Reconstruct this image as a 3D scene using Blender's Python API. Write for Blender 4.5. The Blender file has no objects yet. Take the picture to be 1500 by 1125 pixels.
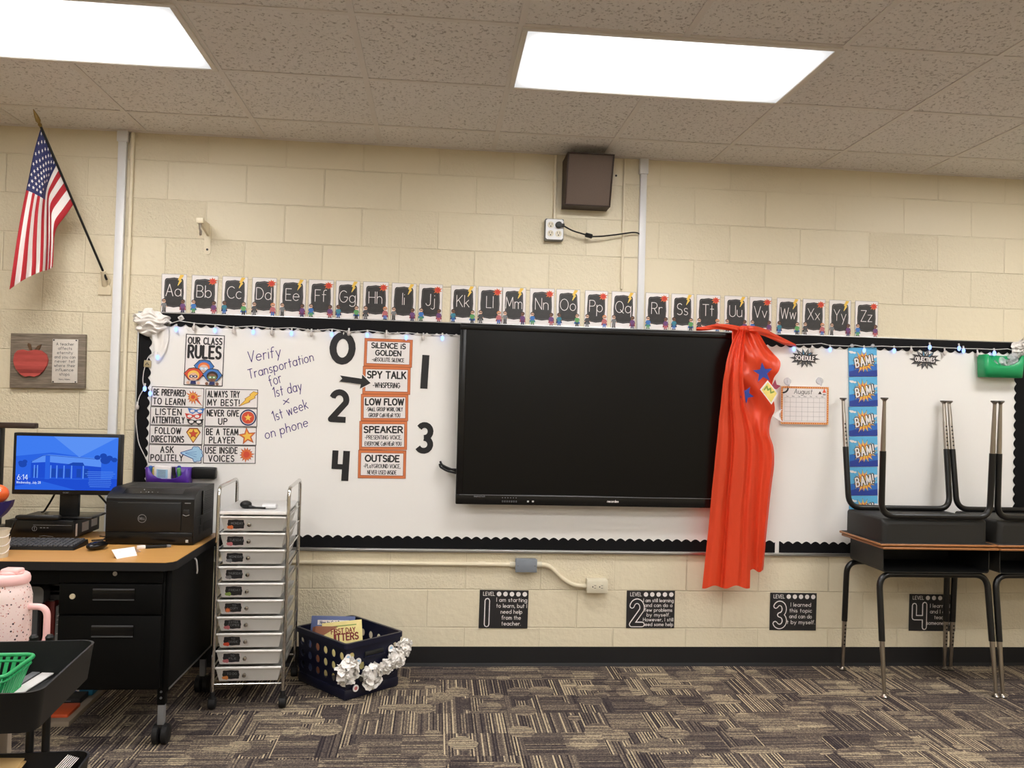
import bpy, bmesh, math, random
from mathutils import Vector, Matrix

random.seed(11)
PI = math.pi
scene = bpy.context.scene
COL = scene.collection

# ------------------------------------------------------------------ camera
F_PX, YAW, PITCH, ROLL = 1227.25, 0.08845, 0.02177, 0.02681
CAM = Vector((-0.2186, -4.5359, 1.4212))
_f = Vector((math.sin(YAW) * math.cos(PITCH), math.cos(YAW) * math.cos(PITCH), math.sin(PITCH)))
_r = Vector((math.cos(YAW), -math.sin(YAW), 0.0))
_u = _r.cross(_f)
_r2 = _r * math.cos(ROLL) + _u * math.sin(ROLL)
_u2 = _u * math.cos(ROLL) - _r * math.sin(ROLL)
cam_data = bpy.data.cameras.new('camera')
cam_data.sensor_fit = 'HORIZONTAL'
cam_data.sensor_width = 36.0
cam_data.lens = F_PX * 36.0 / 1500.0
cam_data.clip_start = 0.05
cam = bpy.data.objects.new('camera', cam_data)
COL.objects.link(cam)
cam.matrix_world = Matrix(((_r2.x, _u2.x, -_f.x, CAM.x), (_r2.y, _u2.y, -_f.y, CAM.y),
                           (_r2.z, _u2.z, -_f.z, CAM.z), (0, 0, 0, 1)))
scene.camera = cam

# ------------------------------------------------------------------ world, exposure
world = bpy.data.worlds.new('world')
scene.world = world
world.use_nodes = True
world.node_tree.nodes['Background'].inputs[0].default_value = (0.9, 0.92, 1.0, 1)
world.node_tree.nodes['Background'].inputs[1].default_value = 0.05
scene.view_settings.view_transform = 'Standard'
scene.view_settings.look = 'None'
scene.view_settings.exposure = 0.0
scene.view_settings.gamma = 1.0
scene.view_settings.use_curve_mapping = False
LAMP_POWER = 26.0            # radiance of the troffer lenses at their bright middle
LAMP_TINT = (1.0, 0.985, 0.97)

ROOM_X0, ROOM_X1, ROOM_Y0, ROOM_H = -4.2, 4.7, -8.6, 2.79
GRID_X, GRID_Y, TILE = -1.7814, -0.3217, 0.6096   # ceiling grid phase and pitch (2 ft tiles)


def at(px, py, Y=0.0):
    """Point of the plane y = Y that the calibrated photograph shows at pixel (px, py)."""
    d = _r2 * ((px - 750) / F_PX) - _u2 * ((py - 562.5) / F_PX) + _f
    return CAM + d * ((Y - CAM.y) / d.y)


# ------------------------------------------------------------------ materials
def lin(c):
    c = c / 255.0
    return c / 12.92 if c <= 0.04045 else ((c + 0.055) / 1.055) ** 2.4


def rgba(c):
    return (lin(c[0]), lin(c[1]), lin(c[2]), 1.0)


class NT:
    """Small helper to wire shader nodes."""
    def __init__(s, m):
        s.t = m.node_tree
        s.n = s.t.nodes

    def new(s, kind, **kw):
        n = s.n.new(kind)
        for k, v in kw.items():
            setattr(n, k, v)
        return n

    def link(s, a, b):
        s.t.links.new(a, b)

    def math(s, op, a, b=None, c=None):
        n = s.new('ShaderNodeMath', operation=op)
        for i, v in enumerate((a, b, c)):
            if v is None:
                continue
            if isinstance(v, (int, float)):
                n.inputs[i].default_value = v
            else:
                s.link(v, n.inputs[i])
        return n.outputs[0]

    def mix(s, f, a, b):
        n = s.new('ShaderNodeMix', data_type='RGBA')
        for sock, v in ((n.inputs[0], f), (n.inputs[6], a), (n.inputs[7], b)):
            if isinstance(v, (int, float)):
                sock.default_value = v
            elif isinstance(v, tuple):
                sock.default_value = v
            else:
                s.link(v, sock)
        return n.outputs[2]

    def pos(s):
        g = s.new('ShaderNodeNewGeometry')
        sp = s.new('ShaderNodeSeparateXYZ')
        s.link(g.outputs['Position'], sp.inputs[0])
        return g.outputs['Position'], sp.outputs

    def obj(s):
        g = s.new('ShaderNodeTexCoord')
        sp = s.new('ShaderNodeSeparateXYZ')
        s.link(g.outputs['Object'], sp.inputs[0])
        return g.outputs['Object'], sp.outputs

    def xyz(s, x, y, z):
        n = s.new('ShaderNodeCombineXYZ')
        for i, v in enumerate((x, y, z)):
            if isinstance(v, (int, float)):
                n.inputs[i].default_value = v
            else:
                s.link(v, n.inputs[i])
        return n.outputs[0]

    def noise(s, vec, scale, detail=3.0, rough=0.5, out='Fac'):
        n = s.new('ShaderNodeTexNoise')
        n.inputs['Scale'].default_value = scale
        n.inputs['Detail'].default_value = detail
        n.inputs['Roughness'].default_value = rough
        if vec is not None:
            s.link(vec, n.inputs['Vector'])
        return n.outputs[out]

    def ramp(s, fac, stops, interp='LINEAR'):
        n = s.new('ShaderNodeValToRGB')
        n.color_ramp.interpolation = interp
        el = n.color_ramp.elements
        while len(el) < len(stops):
            el.new(0.5)
        for e, (p, c) in zip(el, stops):
            e.position = p
            e.color = c
        s.link(fac, n.inputs[0])
        return n.outputs[0]

    def white(s, vec=None, w=None):
        n = s.new('ShaderNodeTexWhiteNoise', noise_dimensions='3D' if vec is not None else '1D')
        if vec is not None:
            s.link(vec, n.inputs['Vector'])
        else:
            s.link(w, n.inputs['W'])
        return n.outputs['Value']


MATS = {}


def mat(name, rgb, rough=0.55, metal=0.0, spec=0.5, var=0.06, vscale=25.0, bump=0.0, bscale=200.0,
        emit=0.0, trans=0.0, alpha=1.0, coat=0.0, sub=0.0):
    """A Principled material whose colour is broken up by procedural noise."""
    m = bpy.data.materials.new(name)
    m.use_nodes = True
    k = NT(m)
    b = k.n['Principled BSDF']
    c = rgba(rgb)
    if var > 0:
        o, _ = k.obj()
        f = k.noise(o, vscale)
        lo = tuple(x * (1 - var) for x in c[:3]) + (1,)
        hi = tuple(min(1, x * (1 + var)) for x in c[:3]) + (1,)
        k.link(k.mix(f, lo, hi), b.inputs['Base Color'])
    else:
        b.inputs['Base Color'].default_value = c
    b.inputs['Roughness'].default_value = rough
    b.inputs['Metallic'].default_value = metal
    b.inputs['Specular IOR Level'].default_value = spec
    b.inputs['Transmission Weight'].default_value = trans
    b.inputs['Alpha'].default_value = alpha
    b.inputs['Coat Weight'].default_value = coat
    if emit > 0:
        b.inputs['Emission Color'].default_value = c
        b.inputs['Emission Strength'].default_value = emit
    if bump > 0:
        o, _ = k.obj()
        bn = k.new('ShaderNodeBump')
        bn.inputs['Strength'].default_value = bump
        bn.inputs['Distance'].default_value = 0.002
        k.link(k.noise(o, bscale, 2.0), bn.inputs['Height'])
        k.link(bn.outputs[0], b.inputs['Normal'])
    MATS[name] = m
    return m


def wall_material():
    """Cream painted concrete block, 16 x 8 inch running bond."""
    m = bpy.data.materials.new('painted_block')
    m.use_nodes = True
    k = NT(m)
    b = k.n['Principled BSDF']
    p, s = k.pos()
    wob = k.math('MULTIPLY', k.math('SUBTRACT', k.noise(p, 3.0, 2.0), 0.5), 0.006)
    vec = k.xyz(k.math('ADD', s[0], 0.2432), k.math('ADD', s[2], wob), 0.0)
    br = k.new('ShaderNodeTexBrick')
    br.offset = 0.5
    br.offset_frequency = 2
    k.link(vec, br.inputs['Vector'])
    br.inputs['Scale'].default_value = 1.0
    br.inputs['Mortar Size'].default_value = 0.0045
    br.inputs['Mortar Smooth'].default_value = 0.6
    br.inputs['Brick Width'].default_value = 0.4064
    br.inputs['Row Height'].default_value = 0.2032
    br.inputs['Color1'].default_value = (0, 0, 0, 1)
    br.inputs['Color2'].default_value = (1, 1, 1, 1)
    br.inputs['Mortar'].default_value = (0.5, 0.5, 0.5, 1)
    # every block has its own coarseness of pores under the paint
    per = k.ramp(br.outputs['Color'], [(0.35, (0.12, 0.12, 0.12, 1)), (0.9, (1, 1, 1, 1))])
    pores = k.noise(p, 75.0, 4.0, 0.62)
    fine = k.noise(p, 26.0, 3.0)
    h = k.math('MULTIPLY', k.math('SUBTRACT', pores, 0.5), per)
    h = k.math('ADD', k.math('MULTIPLY', h, 0.75), k.math('MULTIPLY', fine, 0.42))
    patchy = k.ramp(k.noise(p, 1.7, 2.0), [(0.35, (0.25, 0.25, 0.25, 1)), (0.6, (1, 1, 1, 1))])
    h = k.math('SUBTRACT', h, k.math('MULTIPLY', k.math('MULTIPLY', br.outputs['Fac'], 0.42), patchy))
    bn = k.new('ShaderNodeBump')
    bn.inputs['Strength'].default_value = 1.0
    bn.inputs['Distance'].default_value = 0.009
    k.link(h, bn.inputs['Height'])
    k.link(bn.outputs[0], b.inputs['Normal'])
    big = k.noise(p, 1.2, 3.0)
    c = k.mix(big, rgba((221, 209, 181)), rgba((229, 218, 192)))
    c = k.mix(k.math('MULTIPLY', k.math('MULTIPLY', br.outputs['Fac'], 0.07), patchy), c, rgba((190, 174, 138)))
    k.link(c, b.inputs['Base Color'])
    b.inputs['Roughness'].default_value = 0.42
    b.inputs['Specular IOR Level'].default_value = 0.35
    MATS['painted_block'] = m


def carpet_material():
    """Commercial carpet: patches of crosswise stripes with leaf shapes woven over them."""
    m = bpy.data.materials.new('carpet')
    m.use_nodes = True
    k = NT(m)
    b = k.n['Principled BSDF']
    p, s = k.pos()
    x, y = s[0], s[1]
    # patches
    row = k.math('FLOOR', k.math('DIVIDE', y, 0.23))
    rowoff = k.math('MULTIPLY', k.white(w=row), 0.9)
    cell = k.math('FLOOR', k.math('DIVIDE', k.math('ADD', x, rowoff), 0.17))
    r1 = k.white(vec=k.xyz(row, cell, 3.0))
    direction = k.math('GREATER_THAN', r1, 0.64)
    # ovals: round leaves and long lens shapes
    def oval(ax, ay, off, lim):
        vo = k.new('ShaderNodeTexVoronoi')
        vo.inputs['Scale'].default_value = 1.0
        k.link(k.xyz(k.math('MULTIPLY', x, ax), k.math('MULTIPLY', y, ay), off), vo.inputs['Vector'])
        pick = k.math('GREATER_THAN', k.white(vec=vo.outputs['Color']), 0.25)
        return k.math('MULTIPLY', k.math('LESS_THAN', vo.outputs['Distance'], lim), pick)
    leaf1 = oval(5.6, 5.0, 0.0, 0.36)
    leaf2 = oval(2.4, 6.5, 4.0, 0.34)
    leaf3 = oval(4.6, 3.4, 9.0, 0.30)
    direction = k.math('ABSOLUTE', k.math('SUBTRACT', direction, leaf3))
    light = k.math('MAXIMUM', leaf1, leaf2)
    direction = k.math('MAXIMUM', direction, light)
    # stripes
    cx = k.math('DIVIDE', x, 0.0066)
    cy = k.math('DIVIDE', y, 0.0085)
    sc = k.math('ADD', k.math('MULTIPLY', cx, k.math('SUBTRACT', 1.0, direction)), k.math('MULTIPLY', cy, direction))
    sid = k.math('FLOOR', sc)
    par = k.math('ABSOLUTE', k.math('MODULO', sid, 2.0))
    v = k.white(vec=k.xyz(sid, k.math('MULTIPLY', r1, 37.0), direction))
    amp = k.math('SUBTRACT', 1.0, k.math('MULTIPLY', direction, 0.45))
    st = k.math('ADD', k.math('MULTIPLY', par, 0.36), k.math('MULTIPLY', v, 0.64))
    st = k.math('MULTIPLY', k.math('SUBTRACT', st, 0.5), amp)
    tone = k.math('ADD', 0.44, k.math('MULTIPLY', st, 1.05))
    tone = k.math('ADD', tone, k.math('MULTIPLY', k.math('SUBTRACT', k.white(vec=k.xyz(cell, row, 9.0)), 0.5), 0.20))
    tone = k.math('ADD', tone, k.math('MULTIPLY', light, 0.17))
    tone = k.math('SUBTRACT', tone, k.math('MULTIPLY', leaf3, 0.09))
    # yarn
    yx = k.math('FLOOR', k.math('DIVIDE', x, 0.005))
    yy = k.math('FLOOR', k.math('DIVIDE', y, 0.007))
    yarn = k.white(vec=k.xyz(yx, yy, 1.0))
    tone = k.math('ADD', tone, k.math('MULTIPLY', k.math('SUBTRACT', yarn, 0.5), 0.26))
    col = k.ramp(tone, [(0.05, rgba((47, 41, 45))), (0.35, rgba((76, 68, 67))), (0.62, rgba((116, 104, 92))), (0.95, rgba((196, 179, 149)))])
    k.link(col, b.inputs['Base Color'])
    b.inputs['Roughness'].default_value = 0.95
    b.inputs['Specular IOR Level'].default_value = 0.1
    bn = k.new('ShaderNodeBump')
    bn.inputs['Strength'].default_value = 0.5
    bn.inputs['Distance'].default_value = 0.003
    k.link(k.math('ADD', yarn, k.noise(p, 400.0, 2.0)), bn.inputs['Height'])
    k.link(bn.outputs[0], b.inputs['Normal'])
    MATS['carpet'] = m


def ceiling_material():
    m = bpy.data.materials.new('ceiling_tile')
    m.use_nodes = True
    k = NT(m)
    b = k.n['Principled BSDF']
    p, s = k.pos()
    pits = k.noise(p, 70.0, 4.0, 0.7)
    fleck = k.ramp(pits, [(0.36, (0, 0, 0, 1)), (0.43, (1, 1, 1, 1))])
    soft = k.noise(p, 140.0, 2.0)
    base = k.mix(soft, rgba((226, 222, 219)), rgba((240, 236, 233)))
    k.link(k.mix(fleck, rgba((184, 177, 172)), base), b.inputs['Base Color'])
    b.inputs['Roughness'].default_value = 0.95
    b.inputs['Specular IOR Level'].default_value = 0.1
    bn = k.new('ShaderNodeBump')
    bn.inputs['Strength'].default_value = 0.6
    bn.inputs['Distance'].default_value = 0.004
    k.link(k.math('ADD', fleck, k.math('MULTIPLY', soft, 0.4)), bn.inputs['Height'])
    k.link(bn.outputs[0], b.inputs['Normal'])
    MATS['ceiling_tile'] = m


def lens_material():
    """Prismatic troffer lens: two tubes behind it, paler towards its rim."""
    m = bpy.data.materials.new('lamp_lens')
    m.use_nodes = True
    k = NT(m)
    k.n.remove(k.n['Principled BSDF'])
    o, s = k.obj()
    ax = k.math('ABSOLUTE', s[0])
    ay = k.math('ABSOLUTE', s[1])
    ex = k.ramp(k.math('DIVIDE', k.math('SUBTRACT', 0.60, ax), 0.34), [(0.0, (0, 0, 0, 1)), (1.0, (1, 1, 1, 1))], 'EASE')
    ey = k.ramp(k.math('DIVIDE', k.math('SUBTRACT', 0.295, ay), 0.20), [(0.0, (0, 0, 0, 1)), (1.0, (1, 1, 1, 1))], 'EASE')
    f = k.math('MULTIPLY', ex, ey)
    prism = k.math('MULTIPLY', k.math('ADD', k.math('SINE', k.math('MULTIPLY', s[0], 900.0)), k.math('SINE', k.math('MULTIPLY', s[1], 900.0))), 0.02)
    st = k.math('ADD', k.math('ADD', k.math('MULTIPLY', f, LAMP_POWER), 0.80), prism)
    e = k.new('ShaderNodeEmission')
    e.inputs[0].default_value = LAMP_TINT + (1,)
    k.link(st, e.inputs[1])
    k.link(e.outputs[0], k.n['Material Output'].inputs[0])
    MATS['lamp_lens'] = m


def wood_material(name, c1, c2, scale=1.0):
    m = bpy.data.materials.new(name)
    m.use_nodes = True
    k = NT(m)
    b = k.n['Principled BSDF']
    o, s = k.obj()
    vec = k.xyz(k.math('MULTIPLY', s[0], 2.2 * scale), k.math('MULTIPLY', s[1], 30 * scale), k.math('MULTIPLY', s[2], 30 * scale))
    f = k.noise(vec, 2.2, 5.0, 0.6)
    g = k.noise(vec, 9.0, 2.0)
    k.link(k.mix(k.math('ADD', k.math('MULTIPLY', f, 0.7), k.math('MULTIPLY', g, 0.3)), rgba(c1), rgba(c2)), b.inputs['Base Color'])
    b.inputs['Roughness'].default_value = 0.38
    MATS[name] = m


def cloth_material(name, c, amount=0.3):
    """Thin plastic sheeting that lets some light through."""
    m = bpy.data.materials.new(name)
    m.use_nodes = True
    k = NT(m)
    b = k.n['Principled BSDF']
    b.inputs['Base Color'].default_value = rgba(c)
    b.inputs['Roughness'].default_value = 0.33
    b.inputs['Specular IOR Level'].default_value = 0.5
    o, s = k.obj()
    bn = k.new('ShaderNodeBump')
    bn.inputs['Strength'].default_value = 0.35
    bn.inputs['Distance'].default_value = 0.01
    vec = k.xyz(k.math('MULTIPLY', s[0], 3.0), s[1], k.math('MULTIPLY', s[2], 1.0))
    k.link(k.noise(vec, 9.0, 4.0, 0.6), bn.inputs['Height'])
    k.link(bn.outputs[0], b.inputs['Normal'])
    t = k.new('ShaderNodeBsdfTranslucent')
    t.inputs[0].default_value = rgba(c)
    mx = k.new('ShaderNodeMixShader')
    mx.inputs[0].default_value = amount
    k.link(b.outputs[0], mx.inputs[1])
    k.link(t.outputs[0], mx.inputs[2])
    k.link(mx.outputs[0], k.n['Material Output'].inputs[0])
    MATS[name] = m


def emit_material(name, c, strength):
    m = bpy.data.materials.new(name)
    m.use_nodes = True
    k = NT(m)
    k.n.remove(k.n['Principled BSDF'])
    e = k.new('ShaderNodeEmission')
    e.inputs[0].default_value = rgba(c)
    e.inputs[1].default_value = strength
    k.link(e.outputs[0], k.n['Material Output'].inputs[0])
    MATS[name] = m


def speckle_material():
    """Pale pink enamel with black, brown and rose flecks."""
    m = bpy.data.materials.new('pink_speckle')
    m.use_nodes = True
    k = NT(m)
    b = k.n['Principled BSDF']
    o, s = k.obj()
    col = rgba((240, 214, 208))
    for sc, thr, c in ((95.0, 0.24, (66, 44, 50)), (120.0, 0.20, (196, 120, 96)), (150.0, 0.22, (214, 150, 150))):
        v = k.new('ShaderNodeTexVoronoi')
        v.inputs['Scale'].default_value = sc
        k.link(o, v.inputs['Vector'])
        pick = k.math('GREATER_THAN', k.white(vec=v.outputs['Color']), 0.45)
        f = k.math('MULTIPLY', k.math('LESS_THAN', v.outputs['Distance'], thr), pick)
        col = k.mix(f, col, rgba(c))
    k.link(col, b.inputs['Base Color'])
    b.inputs['Roughness'].default_value = 0.35
    MATS['pink_speckle'] = m


def plaque_material():
    m = bpy.data.materials.new('weathered_wood')
    m.use_nodes = True
    k = NT(m)
    b = k.n['Principled BSDF']
    o, s = k.obj()
    vec = k.xyz(k.math('MULTIPLY', s[0], 5.0), s[1], k.math('MULTIPLY', s[2], 70.0))
    f = k.noise(vec, 1.5, 5.0, 0.65)
    k.link(k.ramp(f, [(0.25, rgba((84, 76, 66))), (0.5, rgba((124, 112, 98))), (0.75, rgba((160, 146, 130)))]), b.inputs['Base Color'])
    b.inputs['Roughness'].default_value = 0.8
    MATS['weathered_wood'] = m


def apple_material():
    m = bpy.data.materials.new('apple_planks')
    m.use_nodes = True
    k = NT(m)
    b = k.n['Principled BSDF']
    o, s = k.obj()
    plank = k.math('FLOOR', k.math('DIVIDE', s[2], 0.019))
    vec = k.xyz(k.math('MULTIPLY', s[0], 8.0), plank, k.math('MULTIPLY', s[2], 60.0))
    f = k.math('ADD', k.math('MULTIPLY', k.noise(vec, 1.6, 4.0), 0.5), k.math('MULTIPLY', k.white(w=plank), 0.5))
    k.link(k.ramp(f, [(0.2, rgba((128, 40, 34))), (0.8, rgba((196, 84, 76)))]), b.inputs['Base Color'])
    b.inputs['Roughness'].default_value = 0.7
    MATS['apple_planks'] = m


def make_materials():
    wall_material(); carpet_material(); ceiling_material(); lens_material()
    wood_material('oak_laminate', (186, 132, 66), (214, 164, 96))
    wood_material('edge_wood', (138, 88, 48), (182, 122, 72), 2.0)
    cloth_material('red_plastic', (244, 84, 50), 0.35)
    speckle_material(); plaque_material(); apple_material()
    M = mat
    M('cream_paint', (229, 217, 190), 0.4)
    M('white_metal', (226, 226, 228), 0.35, var=0.02)
    M('lamp_frame', (224, 218, 210), 0.4, var=0.02)
    M('tee_bar', (224, 218, 213), 0.5, var=0.03)
    M('black_rubber', (27, 26, 27), 0.6, spec=0.3)
    M('black_paper', (10, 10, 13), 0.65, spec=0.2)
    M('whiteboard', (240, 237, 233), 0.22, spec=0.5, var=0.02, vscale=3)
    M('aluminium', (190, 190, 190), 0.35, metal=1.0)
    M('chrome', (205, 203, 200), 0.16, metal=1.0, var=0.02)
    M('dull_chrome', (168, 160, 150), 0.28, metal=1.0, var=0.08)
    M('black_plastic', (15, 15, 15), 0.45, spec=0.4, bump=0.15, bscale=900)
    M('black_gloss', (8, 8, 9), 0.25, spec=0.4)
    M('screen_glass', (3, 3, 3), 0.30, spec=0.28, var=0.0)
    M('black_steel', (7, 7, 7), 0.55, spec=0.14, bump=0.1, bscale=600)
    M('desk_plastic', (36, 35, 33), 0.5, spec=0.4, bump=0.25, bscale=700)
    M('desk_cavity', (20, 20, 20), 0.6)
    M('leg_black', (10, 10, 11), 0.3, spec=0.5)
    M('brown_cloth', (112, 97, 88), 0.85, var=0.15, vscale=300, bump=0.3, bscale=500)
    M('brown_wood', (54, 38, 30), 0.55, var=0.15)
    M('steel_box', (118, 121, 124), 0.4, metal=0.6)
    M('grey_box', (128, 134, 142), 0.5)
    M('outlet_ivory', (214, 206, 184), 0.4)
    M('paper_white', (236, 230, 228), 0.6, var=0.02)
    M('card_shine', (216, 208, 204), 0.35, var=0.02)
    M('print_black', (30, 28, 30), 0.55, var=0.12, vscale=60)
    M('chalk_black', (44, 42, 42), 0.4, var=0.45, vscale=45)
    M('print_grey', (120, 116, 116), 0.6)
    M('cut_black', (26, 25, 27), 0.45, var=0.2, vscale=30)
    M('orange_print', (214, 122, 72), 0.6, var=0.08)
    M('dark_orange', (150, 70, 36), 0.6)
    M('burst_orange', (226, 118, 62), 0.6)
    M('burst_red', (214, 78, 50), 0.6)
    M('yellow_print', (240, 196, 84), 0.6)
    M('pale_yellow', (236, 214, 120), 0.6, var=0.1, vscale=60)
    M('blue_print', (64, 118, 190), 0.6)
    M('deep_blue', (36, 62, 150), 0.55)
    M('sky_blue', (96, 180, 226), 0.5)
    M('mid_blue', (44, 110, 196), 0.5)
    M('navy_print', (38, 46, 96), 0.6)
    M('red_print', (206, 62, 48), 0.6)
    M('light_blue', (164, 204, 232), 0.6)
    M('purple_ink', (58, 36, 112), 0.6)
    M('skin_pale', (226, 182, 156), 0.6)
    M('skin_brown', (134, 92, 70), 0.6)
    M('hair_dark', (52, 38, 34), 0.6)
    M('hair_orange', (214, 134, 70), 0.6)
    M('teal_print', (60, 130, 150), 0.6)
    M('green_print', (96, 160, 96), 0.6)
    M('plum_print', (110, 70, 124), 0.6)
    M('rose_print', (192, 108, 112), 0.6)
    M('magenta_print', (156, 62, 84), 0.6)
    M('flag_red', (176, 28, 40), 0.7, bump=0.1)
    M('flag_white', (236, 230, 226), 0.7, bump=0.1)
    M('flag_blue', (36, 42, 92), 0.7, bump=0.1)
    M('brass', (150, 126, 76), 0.35, metal=0.8)
    M('bone_plastic', (220, 206, 176), 0.35)
    M('stem_brown', (92, 66, 40), 0.7)
    M('note_panel', (212, 204, 194), 0.6, var=0.08, vscale=60)
    M('white_fabric', (238, 233, 228), 0.75)
    M('clip_tan', (176, 160, 122), 0.4)
    M('clip_smoke', (80, 74, 64), 0.3, spec=0.7)
    M('clear_plastic', (236, 236, 240), 0.12, alpha=0.42, var=0.0)
    M('wire_white', (214, 210, 208), 0.5)
    M('bulb_dull', (206, 198, 192), 0.3)
    M('purple_plastic', (84, 44, 150), 0.4)
    M('green_plastic', (30, 160, 98), 0.38)
    M('basket_green', (38, 158, 92), 0.42)
    M('drawer_frost', (208, 204, 198), 0.35, trans=0.15, var=0.02)
    M('drawer_lip', (238, 234, 230), 0.3, var=0.02)
    M('tray_grey', (196, 194, 192), 0.3)
    M('crate_navy', (10, 14, 40), 0.4, spec=0.5)
    M('carnation', (247, 243, 238), 0.8)
    M('book_yellow', (232, 214, 142), 0.5, var=0.12, vscale=30)
    M('book_blue', (90, 104, 150), 0.5)
    M('book_brown', (150, 92, 62), 0.5)
    M('brown_print', (120, 58, 36), 0.6)
    M('cart_black', (15, 15, 15), 0.45, spec=0.35, bump=0.2, bscale=900)
    M('pink_lid', (244, 192, 188), 0.4)
    M('manila', (228, 190, 128), 0.6)
    M('cream_cup', (212, 200, 178), 0.6)
    M('beige_leg', (150, 136, 120), 0.6)
    M('dark_grey', (70, 70, 72), 0.5)
    M('mid_grey', (124, 124, 126), 0.5)
    M('dark_red', (128, 34, 30), 0.5)
    M('cover_orange', (206, 84, 44), 0.5)
    M('cover_blue', (42, 126, 168), 0.5)
    M('taupe_board', (142, 128, 112), 0.7)
    M('ornament_orange', (222, 94, 34), 0.35)
    M('ornament_navy', (44, 34, 96), 0.35)
    M('yellow_marker', (232, 206, 60), 0.4)
    M('lime_print', (134, 156, 74), 0.6)
    emit_material('bulb_lit', (142, 172, 255), 2.4)
    emit_material('screen_top', (64, 124, 240), 1.0)
    emit_material('screen_mid', (44, 100, 226), 1.0)
    emit_material('screen_low', (32, 78, 208), 1.0)
    emit_material('screen_pale', (92, 146, 244), 1.0)
    emit_material('screen_dark', (30, 72, 176), 1.0)
    emit_material('screen_text', (214, 232, 255), 1.0)
    emit_material('led_white', (220, 220, 220), 0.7)


make_materials()

# ------------------------------------------------------------------ lettering: a single-stroke alphabet
def arc(cx, cy, rx, ry, a0, a1, n=9):
    return [(cx + rx * math.cos(math.radians(a0 + (a1 - a0) * i / n)),
             cy + ry * math.sin(math.radians(a0 + (a1 - a0) * i / n))) for i in range(n + 1)]


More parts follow.
